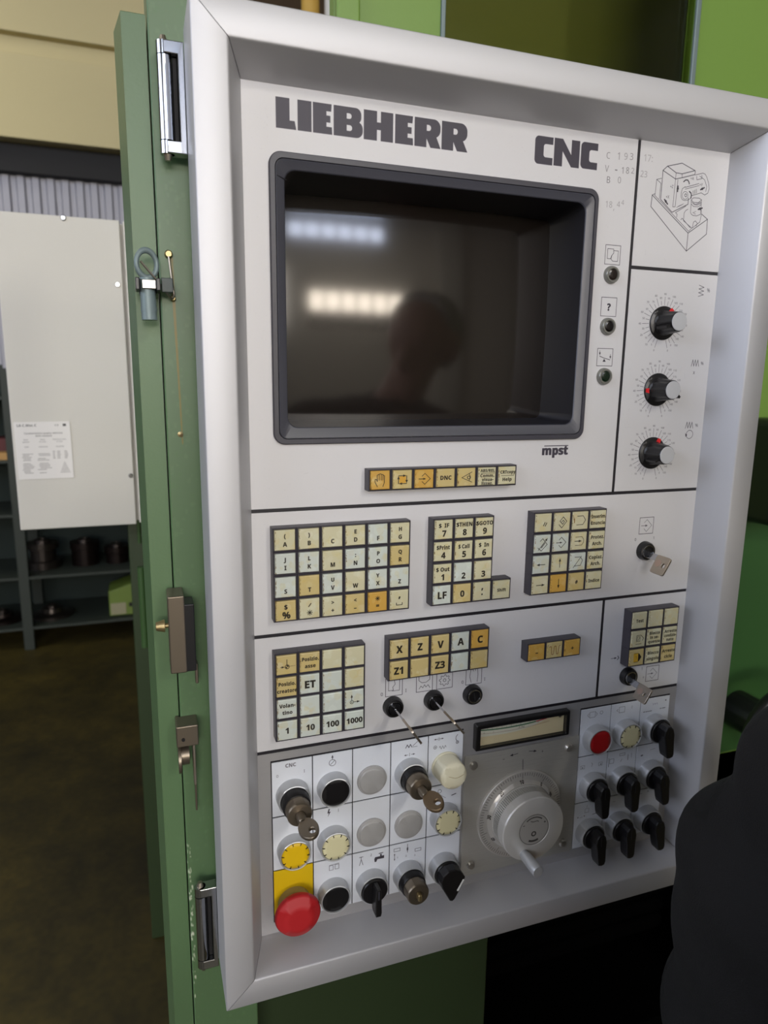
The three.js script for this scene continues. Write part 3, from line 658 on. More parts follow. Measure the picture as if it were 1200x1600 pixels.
const draw = {
  hand: (g) => { poly(g, [[-2.6, 5.6], [-4.6, 1.4], [-4.4, -1], [-3.2, -0.6], [-2.6, 1], [-2.8, -4.6], [-1.4, -5], [-1, -5.4], [0.4, -5.6], [0.8, -5.2], [2.2, -5], [2.4, -4.4], [3.6, -3.8], [3.4, 2.4], [2.2, 5.6]], 0.55, KI); poly(g, [[-1, -4.8], [-1, 0]], 0.5, KI); poly(g, [[0.8, -5], [0.8, 0]], 0.5, KI); poly(g, [[2.3, -4.4], [2.2, 0]], 0.5, KI); },
  cycle: (g) => { fillPoly(g, [[-3, -2.8], [2.8, -3.2], [3, 3], [-2.6, 3.2]], 'rgba(205,140,20,0.6)'); arrow(g, -3.6, -3.4, 2.6, -3.4, 0.6, 2.2, KI); arrow(g, 3.6, -3.4, 3.6, 2.6, 0.6, 2.2, KI); arrow(g, 3.6, 3.6, -2.6, 3.6, 0.6, 2.2, KI); arrow(g, -3.6, 3.6, -3.6, -2.6, 0.6, 2.2, KI); },
  diamond: (g) => diamondIn(g, 0.4, 0, 0.82, KI, 0.5),
  nested: (g) => { poly(g, [[-3.4, 2.4], [-0.4, 5.6], [4.6, -0.4], [0.8, -4.6], [-2.6, -0.8], [0.4, 2.2], [2.2, -0.2], [0.8, -1.6], [-0.6, 0]], 0.6, KI); },
  eye: (g) => { poly(g, [[5, -4.6], [-4.4, 0.4], [5, 4.8]], 0.5, KI); poly(g, [[2.4, -3], [3.8, 0.4], [2.4, 3.2]], 0.5, KI); circle(g, 2, 0.4, 1.3, 0.6, KI); },
  abs: (g) => { text(g, 'ABS/REL', 0.4, -5.4, 3.6, { bold: true, color: KI, sx: 0.95 }); poly(g, [[-6, -3.1], [7.4, -3.1]], 0.4, KI); text(g, 'Comm.', 0.2, -0.8, 4, { bold: true, color: KI }); text(g, 'visua-', 0.8, 2.9, 3.9, { bold: true, color: KI }); text(g, 'lizzaz.', 0.4, 6.4, 3.9, { bold: true, color: KI }); },
  crt: (g) => { text(g, 'CRTcopy', 0.6, -3.2, 4, { bold: true, color: KI, sx: 0.92 }); poly(g, [[-5.6, 0], [6.6, 0]], 0.4, KI); text(g, 'Help', 0, 3.6, 4.2, { bold: true, color: KI }); },
  quote: (g) => { poly(g, [[0, 2.6], [1.4, -0.2]], 0.8, KI); poly(g, [[1.8, 3], [3.2, 0.2]], 0.8, KI); },
  dOpen: (g) => { poly(g, [[-3.6, -4.4], [2.6, -4.4], [5.4, -0.4], [2.6, 3.8], [-4, 3.8]], 0.55, KI); poly(g, [[-6.6, -2], [-6.6, 1.6]], 0.9, '#7a5a2a'); },
  dArrow: (g) => { poly(g, [[-3.8, -4], [3, -4], [5, -1.4], [5, 1.4], [3, 4], [-3.8, 4]], 0.45, KI); arrow(g, -4.4, 0, 2.2, 0, 0.7, 2.4, KI); },
  dCross: (g) => { poly(g, [[-3.6, -4.4], [2.4, -4.4], [5, -1], [3, 3.8], [-3.6, 4]], 0.5, KI); poly(g, [[3.6, -5], [-4.6, 5.6]], 0.5, KI); },
  diag: (g) => { arrow(g, -4, 5.6, 4.6, -4.8, 0.5, 2.2, KI); poly(g, [[-2.6, -2.6], [0, -5], [4.8, 0.6], [-1, 6.4], [-4.6, 3.4]], 0.5, KI); poly(g, [[-0.8, 3.2], [2, -0.6]], 1.4, '#6a6a66'); },
  origin: (g) => { poly(g, [[0.2, -4.6], [0.2, 1]], 0.5, KI); arrow(g, -5, 1.6, -2.2, 1.6, 0.5, 1.9, KI); circle(g, 0.4, 1.6, 1.7, 0.5, KI); fillPoly(g, [[0.4, 1.6], [0.4, -0.1], [2.1, 1.6]], KI); fillPoly(g, [[0.4, 1.6], [0.4, 3.3], [-1.3, 1.6]], KI); poly(g, [[2.6, 1.4], [7, 1.2]], 0.25, KI); },
  axes: (g) => { circle(g, -2.4, 2.6, 1.5, 0.45, KI); circle(g, -2.4, 2.6, 0.5, 0, KI, true); arrow(g, -2.4, 0.9, -2.4, -3.6, 0.45, 2, KI); arrow(g, -0.4, 2.6, 4.2, 2.6, 0.45, 2, KI); },
  wave: (g) => { const p = []; for (let i = 0; i <= 60; i++) { const t = i / 60; p.push([-5.6 + 11.4 * t, -4.4 * Math.tanh(3 * Math.sin(2 * PI * t * 2.25 + 0.4)) + 0.2]); } poly(g, p, 0.6, '#6e3c14'); },
  space: (g) => { text(g, ',', 0.2, -4.4, 8, { bold: true, color: KI }); poly(g, [[-2.6, 2.8], [-2.6, 4.6], [2.6, 4.6], [2.6, 2.8]], 0.6, KI); },
  prog: (g) => { poly(g, [[-3, 5], [3.6, 5]], 0.5, KI); poly(g, [[-2.4, 2.6], [-2.4, -4], [2.6, -4], [6, -0.6], [4.8, 1.6]], 0.5, KI); box(g, -1.4, -2.6, 1.8, 2.2, 0.4, KI); poly(g, [[-0.4, 1.2], [1.2, -1.6]], 0.5, KI); },
  progBlack: (g) => { fillPoly(g, [[-3.8, -4.4], [2, -4.4], [2, 4.4], [-3.8, 4.4]], 'rgba(200,150,20,0.7)'); fillPoly(g, [[1.6, -4], [2.8, -4], [5.6, 0], [2.8, 4], [1.6, 4]], KI); poly(g, [[-3, -4.6], [1.6, -4.6]], 0.4, KI); poly(g, [[-3, 4.6], [1.6, 4.6]], 0.4, KI); text(g, '1', -0.6, 0, 5, { color: '#8a6a20' }); },
};
const PAD = 19.4;
const frameGeo = (() => {   // black frame with an inner well
  const R = (h, z) => { const e = h / 1000; return [[-e, -e], [e, -e], [e, e], [-e, e]].map(([x, y]) => new THREE.Vector3(x, y, z / 1000)); };
  return loft([R(9.62, 0.1), R(9.62, 10.7), R(9.3, 11.2), R(8.75, 11.2), R(8.6, 10.4), R(8.6, 6)], false, false, 0.3);
})();
function capGeo(k, s) {
  const R = (h, z) => [[-h, -h], [h, -h], [h, h], [-h, h]].map(([x, y]) => new THREE.Vector3(x / 1000, y / 1000, z / 1000));
  const g = loft([R(8.35, 5.5), R(8.3, 11.1), R(8.1, 11.7), R(7.6, 12)], false, true, 0.3);
  const p = g.attributes.position, uv = g.attributes.uv, cx = k % COLS, cy = Math.floor(k / COLS);
  for (let i = 0; i < p.count; i++) uv.setXY(i, (cx + 0.5 + p.getX(i) * 1000 / 17.4) / COLS, 1 - (cy + 0.5 - p.getY(i) * 1000 / 17.4) / COLS);
  return g;
}
function keyBlock(label, u0, v0, cols, rows, keys, hs = 1) {   // keys: [column, row, tone, print]
  const g = group('key_block', panel, L(u0, v0), label);
  for (const [c, r, tone, print] of keys) {
    const p = new THREE.Vector3((c + 0.5) * PAD / 1000, -(r + 0.5) * PAD * hs / 1000, 0);
    const f = mesh('key_frame', frameGeo, M.keyFrame, g); f.position.copy(p); f.scale.y = hs;
    const k = mesh('key', capGeo(keyCell(tone, print)), atlasMat, g); k.position.copy(p); k.position.z = (0.15 + vary(0.25)) / 1000; k.scale.y = hs; k.rotation.set(vary(0.012), vary(0.012), vary(0.008));
  }
  return g;
}
const list = (rows, tones, prints) => { const out = []; rows.forEach((n, r) => { for (let c = 0; c < n; c++) out.push([c, r, tones[r][c], prints[r][c]]); }); return out; };
const tn = (s) => [...s].map((ch) => ({ W: KW, C: KC, Y: KY, O: KO }[ch]));
keyBlock('single row of seven mode keys under the screen', 93.2, 302.6, 7, 1, list([7], [tn('OYOYYCC')], [[draw.hand, draw.cycle, draw.diamond, T1('DNC', 5, 0), draw.eye, draw.abs, draw.crt]]), 0.93);
keyBlock('letter key block, six columns by four rows', 14.4, 346.5, 6, 4, list([6, 6, 6, 6], [tn('CCCCWC'), tn('WWCWWY'), tn('WYWCWW'), tn('YCCYOC')], [
  [T2('(', 'A'), T2(')', 'B'), T2('', 'C'), T2('E', 'D'), T2('', 'F'), T2('H', 'G')],
  [T2('J', 'I'), T2('L', 'K'), T2('', 'M'), T2(':', 'N'), T2('P', 'O'), T2('Q', 'R')],
  [T2('', 'S'), T2('', 'T'), T2('U', 'V'), T2('', 'W'), T2('Y', 'X'), T2('', 'Z')],
  [(g) => { text(g, '$', 0, -3, 5.4, { bold: true, color: KI }); text(g, '%', 0.3, 3.8, 7.6, { bold: true, color: KI }); }, (g) => { poly(g, [[-0.8, -1.8], [1, -4.2]], 0.8, KI); for (let i = 0; i < 4; i++) { const a = i * PI / 4; poly(g, [[-2.2 * Math.cos(a), 3.4 - 2.2 * Math.sin(a)], [2.2 * Math.cos(a), 3.4 + 2.2 * Math.sin(a)]], 0.55, KI); } },
    T2('>', '+'), T2('<', '–'), (g) => { for (let i = 0; i < 4; i++) { const a = i * PI / 4; poly(g, [[-2 * Math.cos(a), -3 - 2 * Math.sin(a)], [2 * Math.cos(a), -3 + 2 * Math.sin(a)]], 0.5, KI); } text(g, '=', 0, 3.4, 5.4, { bold: true, color: KI }); }, draw.space]]));
keyBlock('number key block with a single key sticking out at its lower right', 151.1, 346.5, 4, 4, list([3, 3, 3, 4], [tn('CCC'), tn('CCC'), tn('CWC'), tn('WYCC')], [
  [NUM('$  IF', '7'), NUM('$THEN', '8'), NUM('$GOTO', '9')], [NUM('$Print', '4'), NUM('$ Call', '5'), NUM('$  In', '6')], [NUM('$ Out', '1'), NUM('', '2'), NUM('', '3')],
  [T1('LF', 8.6), T1('0', 7.6), (g) => { text(g, ',', 0.2, -4.6, 8, { bold: true, color: KI }); circle(g, 0, 2.8, 0.8, 0, KI, true); }, T1('Shift', 3.9)]]));
keyBlock('square editing key block with arrow keys', 249.0, 346.2, 4, 4, list([4, 4, 4, 4], [tn('CCCC'), tn('WWCC'), tn('WCWC'), tn('COYC')], [
  [draw.quote, draw.nested, draw.dOpen, LN('Inserim.', 'Enuncia.')], [draw.diag, draw.diamond, draw.dArrow, LN('Protez.', 'Arch.')],
  [AR(-1, 0), AR(0, -1), draw.dCross, LN('Copiaz.', 'Arch.')], [AR(1, 0), AR(0, 1), T1('#', 4.6), T1('Indice', 4.1)]]));
keyBlock('square step key block with blank keys, at the left edge', 14.1, 450.9, 4, 4, list([4, 4, 4, 4], [tn('YYCC'), tn('YWWC'), tn('WWWW'), tn('WWWW')], [
  [draw.origin, LN('Posizio.', 'asse'), null, null], [LN('Posizio.', 'creatore'), T1('ET', 8.8), null, null], [LN('Volan-', 'tino'), null, null, draw.axes], [T1('1', 7), T1('10', 7), T1('100', 7), T1('1000', 6.6)]]));
keyBlock('axis key block of two rows with big letters', 112.4, 449.5, 5, 2, list([5, 5], [tn('YYYWO'), tn('YYYWY')], [
  [T1('X', 9), T1('Z', 9), T1('V', 9), T1('A', 9), T1('C', 9)], [T1('Z1', 9), null, T1('Z3', 9), null, null]]));
keyBlock('row of three jog keys with a wave sign', 249.6, 470.4, 3, 1, list([3], [tn('OYO')], [[T1('–', 6), draw.wave, T1('+', 6)]]), 0.93);
keyBlock('small program key block at the right edge', 364.6, 450.8, 3, 3, list([3, 3, 3], [tn('CCC'), tn('CCC'), tn('YCY')], [
  [T1('Test', 4.4), null, null], [draw.prog, LN('Blocco', 'in se-', 'quenza'), LN('Arresto', 'condizio-', 'nato')], [draw.progBlack, LN('Blocco', 'singolo'), LN('Arresto', 'ciclo')]]));

// ---------------------------------------------------------------- lamps, knobs and locks
for (const [v, mat, what] of [[138.1, std(0x1c1512, 0.25), 'upper small signal lamp beside the screen, dark lens'], [182.2, std(0x0d0a0a, 0.25), 'middle small signal lamp, under the question mark'], [226, std(0x0c1f12, 0.25), 'lowest small signal lamp, green lens']]) {
  const g = group('signal_lamp', panel, L(320.2, v), what);
  mesh('lamp_ring', lathe([[7.6, 0.05], [7.6, 1.2], [7.0, 3.4], [6.4, 4], [5.2, 4], [4.6, 3]], 32), std(0x8a8a84, 0.35, 0.6), g);
  mesh('lamp_lens', lathe([[4.8, 2.2], [4.6, 3.2], [3.4, 4.4], [1.6, 5.1], [0, 5.3]], 28, 1), mat, g);
}
KNOBS.forEach(([u, v], i) => {
  const g = group('override_knob', panel, L(u, v), ['upper', 'middle', 'lowest'][i] + ' black turning knob with grey cap, red mark pointing ' + ['up to the right', 'left', 'up'][i]);
  const mark = [62, 187, 70][i] * PI / 180;
  mesh('skirt', lathe([[15.2, 0.1], [15.2, 0.9], [14.8, 1.5], [12.6, 2.6], [11, 2.9], [10, 3.0]], 48), M.black, g);
  const rings = [];
  for (const [z, r, f] of [[2.8, 11.4, 0], [4.2, 10.4, 0.4], [8, 9.9, 0.45], [18.6, 8.9, 0.4], [20.4, 8.6, 0.1], [20.9, 8.3, 0]]) {
    const ring = [];
    for (let k = 0; k < 60; k++) { const a = k / 60 * 2 * PI, q = r + f * Math.cos(10 * a); ring.push(new THREE.Vector3(q * Math.cos(a) / 1000, q * Math.sin(a) / 1000, z / 1000)); }
    rings.push(ring);
  }
  mesh('knob_body', loft(rings, false, true, 0.35), M.black, g);
  mesh('knob_cap', lathe([[8.1, 20.4], [8.1, 21.1], [7.7, 21.5], [0, 21.6]], 40), M.greyCap, g);
  const wing = shapeOf([[-1.6, 8], [-1, 12.6], [1, 12.6], [1.6, 8]].map(([x, y]) => [x / 1000, y / 1000])), wg = extrude(wing, 0.013, 0.0005);
  wg.translate(0, 0, 0.006); wg.rotateZ(mark - PI / 2 + PI * 0.78);
  mesh('knob_wing', wg, M.black, g);
  const rm = shapeOf([[-2.6, 9.8], [-0.6, 15.0], [2.8, 14.6], [2.6, 9.8]].map(([x, y]) => [x / 1000, y / 1000])), rg = extrude(rm, 0.0006);
  rg.translate(0, 0, 0.0023); rg.rotateZ(mark - PI / 2);
  mesh('red_mark', rg, M.redMark, g, 'red pointer mark');
});
const keyed = [];
function smallLock(u, v, label, slotTurn) {
  const g = group('key_lock', panel, L(u, v), label);
  mesh('lock_collar', lathe([[9.4, 0.05], [9.4, 1.2], [9.0, 4.6], [8.2, 6.2], [7.0, 6.6], [6.6, 6.4]], 36), M.black, g);
  mesh('lock_ring', lathe([[6.7, 5.8], [6.5, 7.0], [5.8, 7.2], [5.2, 6.4]], 32), M.chrome, g);
  const face = lathe([[5.4, 5.6], [5.2, 6.2], [4.4, 6.3], [0, 6.3]], 28), f = mesh('lock_face', face, M.black, g);
  const slot = mesh('key_slot', rbox(0.0012, 0.006, 0.0006, 0, 0, 0.0064, 0.0002), M.blackMatt, g); slot.rotation.z = slotTurn;
  return g;
}
smallLock(121, 517.4, 'left of the three small locks under the axis keys, with a key in it', 0);
smallLock(160.3, 517.0, 'middle of the three small locks under the axis keys, with a key in it', 0);
smallLock(199.4, 517.2, 'right of the three small locks under the axis keys, empty', 0.2);
smallLock(382.3, 393.0, 'small lock beside the editing keys, with a flat key in it', 0.5);
smallLock(374.6, 523.4, 'small lock under the program keys, with a flat key in it', 0.6);

// ---------------------------------------------------------------- lower control units: legend plate, metal bezel and what sits in it
const LX = [29.3, 65.5, 101.7, 138.1, 174.4], RX = [339.6, 376, 412.8], RY = [585.2, 638.1, 691.2], PY = [552.2, 604.6, 656.9, 709.2];
const WHITE = '#d6dae2';
const lx = [11.3, 47.3, 83.7, 119.8, 156.5, 192.3], rx = [321.6, 357.8, 394.2, 431.3];
const lc = printCanvas(11, 552, 192.6, 709.4, WHITE, 5), rc = printCanvas(321, 552, 432, 709.4, WHITE, 5);
const plateMatL = std(0xffffff, 0.4, 0.05, { map: canvasTex(lc[0]) }), plateMatR = std(0xffffff, 0.4, 0.05, { map: canvasTex(rc[0]) });
{
  const g = lc[1], I = '#3f3c44';
  g.fillStyle = '#d7b40f'; g.fillRect(11, 656.8, 36.2, 53);
  text(g, 'CNC', 28.1, 557.4, 4.6, { color: '#77757c', bold: true }); text(g, '0', 16.5, 565.8, 3.6, { color: '#66646a' }); text(g, 'I', 40, 565.2, 3.6, { color: '#66646a' });
  circle(g, 65.2, 562, 3, 0.4, I); arrow(g, 65.2, 558.6, 65.2, 555.2, 0.5, 2, I); poly(g, [[65.2, 562], [67, 560.2]], 0.4, I); poly(g, [[65.2, 562], [63.6, 563.4]], 0.4, I);
  fillPoly(g, [[61.6, 606.4], [60.4, 610.6], [61.8, 610.6], [60.8, 614.2], [63.4, 609.4], [61.9, 609.4], [62.8, 606.6]], I); poly(g, [[70.6, 608], [70.6, 611]], 0.3, I);
  box(g, 62, 664, 65.6, 668.6, 0.35, I); box(g, 67.4, 663.8, 71, 668.4, 0.35, I); poly(g, [[62, 663.4], [71, 663]], 0.3, I);
  poly(g, [[92.2, 662], [92.2, 665], [90.6, 670.6]], 0.45, I); poly(g, [[92.4, 665], [94, 670.6]], 0.45, I); poly(g, [[90.6, 662.4], [94, 662.2]], 0.5, I); text(g, '2', 101.9, 662.4, 3.2, { color: I });
  fillPoly(g, [[105, 667.4], [105.8, 665.6], [110.6, 665.6], [110.6, 663.4], [112.2, 663.4], [112.2, 665.4], [114.6, 665.4], [114.6, 668.4], [108, 668.2], [107, 670.6], [105.4, 670.6]], I); poly(g, [[109.6, 662.6], [113.4, 662.4]], 0.8, I);
  poly(g, [[134, 560.4], [135.6, 557.4], [137.2, 560.4], [138.6, 557.4], [140.2, 560.4]], 0.6, I); poly(g, [[141, 559.4], [145.6, 555.6]], 0.4, I); poly(g, [[141, 560.4], [145.4, 560.4]], 0.3, I);
  arrow(g, 136.4, 567.6, 133, 567.6, 0.4, 1.6, I); arrow(g, 139.6, 567.6, 143, 567.6, 0.4, 1.6, I); poly(g, [[138, 566], [138, 569]], 0.35, I);
  box(g, 124.4, 661.6, 130.4, 664.6, 0.4, I); box(g, 145.6, 666.2, 151.6, 669, 0.4, I); poly(g, [[137.9, 659.4], [137.9, 668]], 0.5, I); fillPoly(g, [[137.2, 663], [138.6, 663], [138.6, 666], [137.2, 666]], I); arrow(g, 125, 669.6, 125, 666.8, 0.4, 1.4, I); arrow(g, 125, 669.6, 125, 673.6, 0.4, 1.4, I); text(g, '1', 128, 671.4, 2.6, { color: I }); text(g, '2', 136.6, 671.6, 2.6, { color: I }); text(g, '3', 145.4, 673, 2.6, { color: I });
  arrow(g, 165.8, 557, 162.4, 557, 0.4, 1.6, I); arrow(g, 168, 557, 171.4, 557, 0.4, 1.6, I); poly(g, [[166.4, 555.6], [166.4, 558.4]], 0.3, I); poly(g, [[167.6, 555.6], [167.6, 558.4]], 0.3, I);
  circle(g, 163.4, 565, 1.6, 0.4, I); circle(g, 163.4, 565, 0.6, 0, I, true); { const p = []; for (let i = 0; i <= 20; i++) p.push([167.6 + i * 0.34, 566 - 1.5 * Math.sin(i * 0.8)]); poly(g, p, 0.35, I); }
  poly(g, [[186, 555.6], [184.4, 557.6], [184.2, 560], [185.4, 562]], 0.5, I); circle(g, 185.9, 563.4, 1.3, 0.5, I); circle(g, 185.9, 563.4, 0.5, 0, I, true);
  circle(g, 169.3, 611, 1.8, 0.4, I); poly(g, [[182, 617.6], [186.2, 616.6]], 0.9, I); poly(g, [[170, 615], [175.6, 619]], 0.25, I);
}
{
  const g = rc[1], I = '#55525a';
  box(g, 332, 556.6, 338.6, 562.6, 0.35, I); poly(g, [[331, 557.6], [329.6, 559.6], [331, 561.6]], 0.35, I); poly(g, [[339.6, 557.6], [341, 559.6], [339.6, 561.6]], 0.35, I); circle(g, 346, 558.8, 1.7, 0.35, I);
  box(g, 367.6, 556.6, 374.4, 562.8, 0.35, I); poly(g, [[366.2, 558.4], [364.6, 559.8], [366.2, 561.2]], 0.35, I); text(g, 'I', 383.4, 558.8, 3.6, { color: I });
  for (let i = 0; i < 5; i++) poly(g, [[409.6 + i * 1.3, 558.6 + (i % 2)], [410.6 + i * 1.3, 560.6 - (i % 2)]], 0.4, '#8a88a0'); circle(g, 426, 557.4, 0.8, 0, I, true);
  for (const x of [398.6, 401.6, 404.4, 407]) poly(g, [[x, 567], [x + 1.6, 566.8]], 0.8, I); for (const x of [419.6, 422.4, 424.6]) poly(g, [[x, 566], [x + 1.4, 565.8]], 0.8, I);
  box(g, 325.8, 614.8, 330.4, 618.4, 0.3, I); fillPoly(g, [[326.4, 617], [328.6, 616.2], [328.6, 617.8]], I); poly(g, [[338.8, 613.4], [340, 615], [339, 617.6]], 0.35, I); box(g, 347.4, 614.6, 351.8, 618.2, 0.3, I); fillPoly(g, [[348.6, 616.8], [350.8, 616], [350.8, 617.6]], I);
  box(g, 361, 613.6, 366, 618.6, 0.35, I); poly(g, [[359.8, 612.4], [359.8, 622]], 0.5, I); box(g, 373, 609.4, 379.6, 611.8, 0.35, I); poly(g, [[376, 615.8], [374.8, 618.6]], 0.4, I); poly(g, [[383.6, 612.2], [383.6, 618]], 0.55, I); poly(g, [[388, 611], [388, 616]], 0.3, I);
  fillPoly(g, [[399.6, 616.4], [402, 615.6], [403.4, 616.6], [401, 617.6]], I); poly(g, [[412, 611.8], [418, 611.4]], 0.3, I);
  for (const [x, y] of [[326.8, 673.3], [334.6, 672.9]]) circle(g, x, y, 0.7, 0, I, true); poly(g, [[329, 674], [332.4, 673.6]], 0.3, I); box(g, 335, 665, 339.6, 669.4, 0.35, I); poly(g, [[344.6, 673.2], [350.8, 672.6]], 0.6, I); poly(g, [[337, 661], [337, 664]], 0.3, I);
  circle(g, 364, 664, 0.6, 0, I, true); poly(g, [[369, 664], [372, 664]], 0.3, I); poly(g, [[400, 662], [406, 661.6]], 0.3, I); circle(g, 414, 660.6, 0.7, 0, I, true);
}
function unit(name, label, side, c, r, extra) {
  const xs = side === 'L' ? LX : RX, b = side === 'L' ? lx : rx;
  const u = xs[c], v = RY[r], g = group(name, panel, L(u, v), label);
  const x0 = b[c] + 0.45, x1 = b[c + 1] - 0.45, y0 = PY[r] + 0.6, y1 = PY[r + 1] - 0.6;
  const [fx0, fx1] = side === 'L' ? [11, 192.6] : [321, 432];
  const sh = shapeOf([[x0 - u, v - y0], [x1 - u, v - y0], [x1 - u, v - y1], [x0 - u, v - y1]].map(([x, y]) => [x / 1000, y / 1000]));
  const pg = extrude(sh, 0.0007, 0.00015), p = pg.attributes.position, uv = pg.attributes.uv;
  for (let i = 0; i < p.count; i++) uv.setXY(i, (p.getX(i) * 1000 + u - fx0) / (fx1 - fx0), 1 - (v - p.getY(i) * 1000 - 552) / (709.4 - 552));
  pg.translate(0, 0, 0.00045);
  mesh('legend_plate', pg, side === 'L' ? plateMatL : plateMatR, g, side === 'L' && c === 0 && r === 2 ? 'yellow legend plate' : undefined);
  return g;
}
const bezelGeo = lathe([[14.7, 1.2], [14.6, 3], [14.1, 11.4], [13.8, 12.2], [13.3, 12.5], [12.7, 12.3], [12.4, 11.4], [12.3, 8]], 56);
const capBlack = lathe([[12.2, 8.4], [12.2, 11.2], [11.6, 11.6], [8, 10.9], [4, 10.5], [0, 10.4]], 44, 0.9);
const capFlat = lathe([[12.1, 8.4], [12.1, 11.3], [11.5, 11.9], [8, 12.15], [4, 12.25], [0, 12.3]], 44, 0.9);
const notchGeo = (() => { const a = []; for (let i = 0; i < 10; i++) { const t = i / 10 * 2 * PI + 0.2, b = new THREE.BoxGeometry(0.0007, 0.0022, 0.001); b.translate(0, 0.0112, 0.0118); b.rotateZ(t); a.push(b); } return boxUV(mergeGeometries(a)); })();
const discGeo = lathe([[13.9, 1.2], [13.9, 3.2], [13.4, 3.8], [12.6, 3.9], [12.2, 4.3], [11.8, 4.9], [11.2, 5.1], [0, 5.1]], 56);
function button(label, side, c, r, cap, mat, notches) {
  const g = unit('push_button', label, side, c, r);
  mesh('bezel', bezelGeo, M.alu, g); mesh('button_cap', cap, mat, g);
  if (notches) mesh('lens_notches', notchGeo, M.black, g);
}
function blank(label, c, r) { const g = unit('blank_plug', label, 'L', c, r); mesh('plug_disc', discGeo, M.disc, g); }
button('black push button, second from the left in the upper row', 'L', 1, 0, capBlack, M.black);
blank('grey blank plug in the upper row', 2, 0);
{ const g = unit('signal_dome', 'tall milky white dome at the upper right of the left block', 'L', 4, 0);
  mesh('dome_collar', lathe([[14.2, 1.2], [14.2, 3.4], [13.6, 4]], 48), M.opal, g);
  mesh('dome', lathe([[13.4, 3.6], [13.3, 18], [12.6, 20.4], [11, 21.8], [8, 22.4], [0, 22.6]], 52, 0.9), M.opal, g);
  mesh('crack', tube([new THREE.Vector3(-0.0125, 0.002, 0.0196), new THREE.Vector3(-0.006, 0.0018, 0.0224), new THREE.Vector3(0.001, -0.0006, 0.02262), new THREE.Vector3(0.008, 0.0012, 0.0224), new THREE.Vector3(0.0118, 0.002, 0.0208)], 0.00018, 40, 5), M.dirtyCollar, g); }
button('yellow lit push button above the emergency stop', 'L', 0, 1, capFlat, M.yellow, true);
button('cream lit push button under the lightning sign', 'L', 1, 1, capFlat, M.cream, true);
blank('grey blank plug in the middle row, left one', 2, 1); blank('grey blank plug in the middle row, right one', 3, 1);
button('cream lit push button under the white dome', 'L', 4, 1, capFlat, M.cream, true);
{ const g = unit('emergency_stop', 'red mushroom emergency stop on a yellow plate', 'L', 0, 2);
  mesh('stop_collar', lathe([[14.6, 1.2], [14.4, 8], [12.8, 10], [11.5, 14]], 44), M.dirtyCollar, g);
  mesh('mushroom_head', lathe([[9, 12.6], [16, 13.2], [19.2, 14.6], [20.4, 16.6], [20.3, 18.4], [18.6, 21.4], [14.5, 24], [9, 25.8], [4, 26.5], [0, 26.7]], 72, 1.1), M.red, g); }
button('black push button beside the emergency stop', 'L', 1, 2, capBlack, M.black);
button('red flat push button of the right block', 'R', 0, 0, capFlat, M.redLens);
button('cream lit push button of the right block', 'R', 1, 0, capFlat, M.cream, true);
// selector switches
function selector(label, side, c, r, turn, wide) {
  const g = unit('selector_switch', label, side, c, r);
  mesh('bezel', bezelGeo, M.alu, g);
  mesh('selector_disc', lathe([[12.3, 8.4], [12.3, 13.6], [11.6, 14.4], [0, 14.6]], 44), M.black, g);
  const k = wide === 'kite'
    ? [[-11.6, 1], [-9.6, 7], [-4, 11.2], [3, 11.6], [9, 8.2], [13.6, 1.4], [11.4, -6], [3.4, -20], [1, -21.6], [-1.6, -20.6], [-9.6, -6]]
    : wide ? [[-5.4, -4], [-6.4, 2], [-5.2, 8], [-2.6, 11.4], [2.6, 11.4], [5.2, 8], [6.4, 2], [5.6, -6], [5, -20], [3.6, -23.4], [0, -24.2], [-3.2, -23.2], [-4.2, -19]]
      : [[-2.6, 8.6], [-1.6, 10.8], [1.6, 10.8], [2.6, 8.6], [3.2, -14], [2.4, -17.4], [-2.4, -17.4], [-3.2, -14]];
  const sh = shapeOf(k.map(([x, y]) => [x / 1000, y / 1000])), dep = wide === 'kite' ? 0.0078 : wide ? 0.0095 : 0.0088, lg = extrude(sh, dep, 0.0013, 3);
  lg.translate(0, 0, 0.0146 + 0.0013 - 0.0006);
  const lever = mesh('lever', boxUV(lg), M.black, g); lever.rotation.z = turn;
  const st = wide === 'kite' ? mesh('pointer_line', rbox(0.0019, 0.0125, 0.0007, 0.0095, -0.0045, 0.0144 + dep + 0.0021, 0.0002), M.whiteMark, g)
    : wide ? mesh('pointer_ridge', rbox(0.0022, 0.011, 0.0012, 0, 0.004, 0.0144 + dep + 0.0022, 0.0004), M.black, g)
      : mesh('pointer_ridge', rbox(0.0011, 0.0085, 0.0008, 0, 0.0048, 0.0144 + dep + 0.0021, 0.0003), M.bezelRim, g);
  if (wide === 'kite') { const q = st.geometry; q.translate(-0.0095, 0.0045, 0); q.rotateZ(-0.5); q.translate(0.0088, -0.0058, 0); }
  st.rotation.z = turn;
}
selector('black selector with a slim lever under the tap sign', 'L', 2, 2, 0, false);
selector('black selector turned aside, white line on its pointed head', 'L', 4, 2, 0, 'kite');
const rname = [['', '', 'upper right black lever selector'], ['left black lever selector in the middle row', 'middle black lever selector in the middle row', 'right black lever selector in the middle row'], ['left black lever selector in the bottom row', 'middle black lever selector in the bottom row', 'right black lever selector in the bottom row']];
selector(rname[0][2], 'R', 2, 0, 0.12, true);
for (let r = 1; r < 3; r++) for (let c = 0; c < 3; c++) selector(rname[r][c], 'R', c, r, [0.06, 0.03, 0.12][c] + vary(0.02), true);
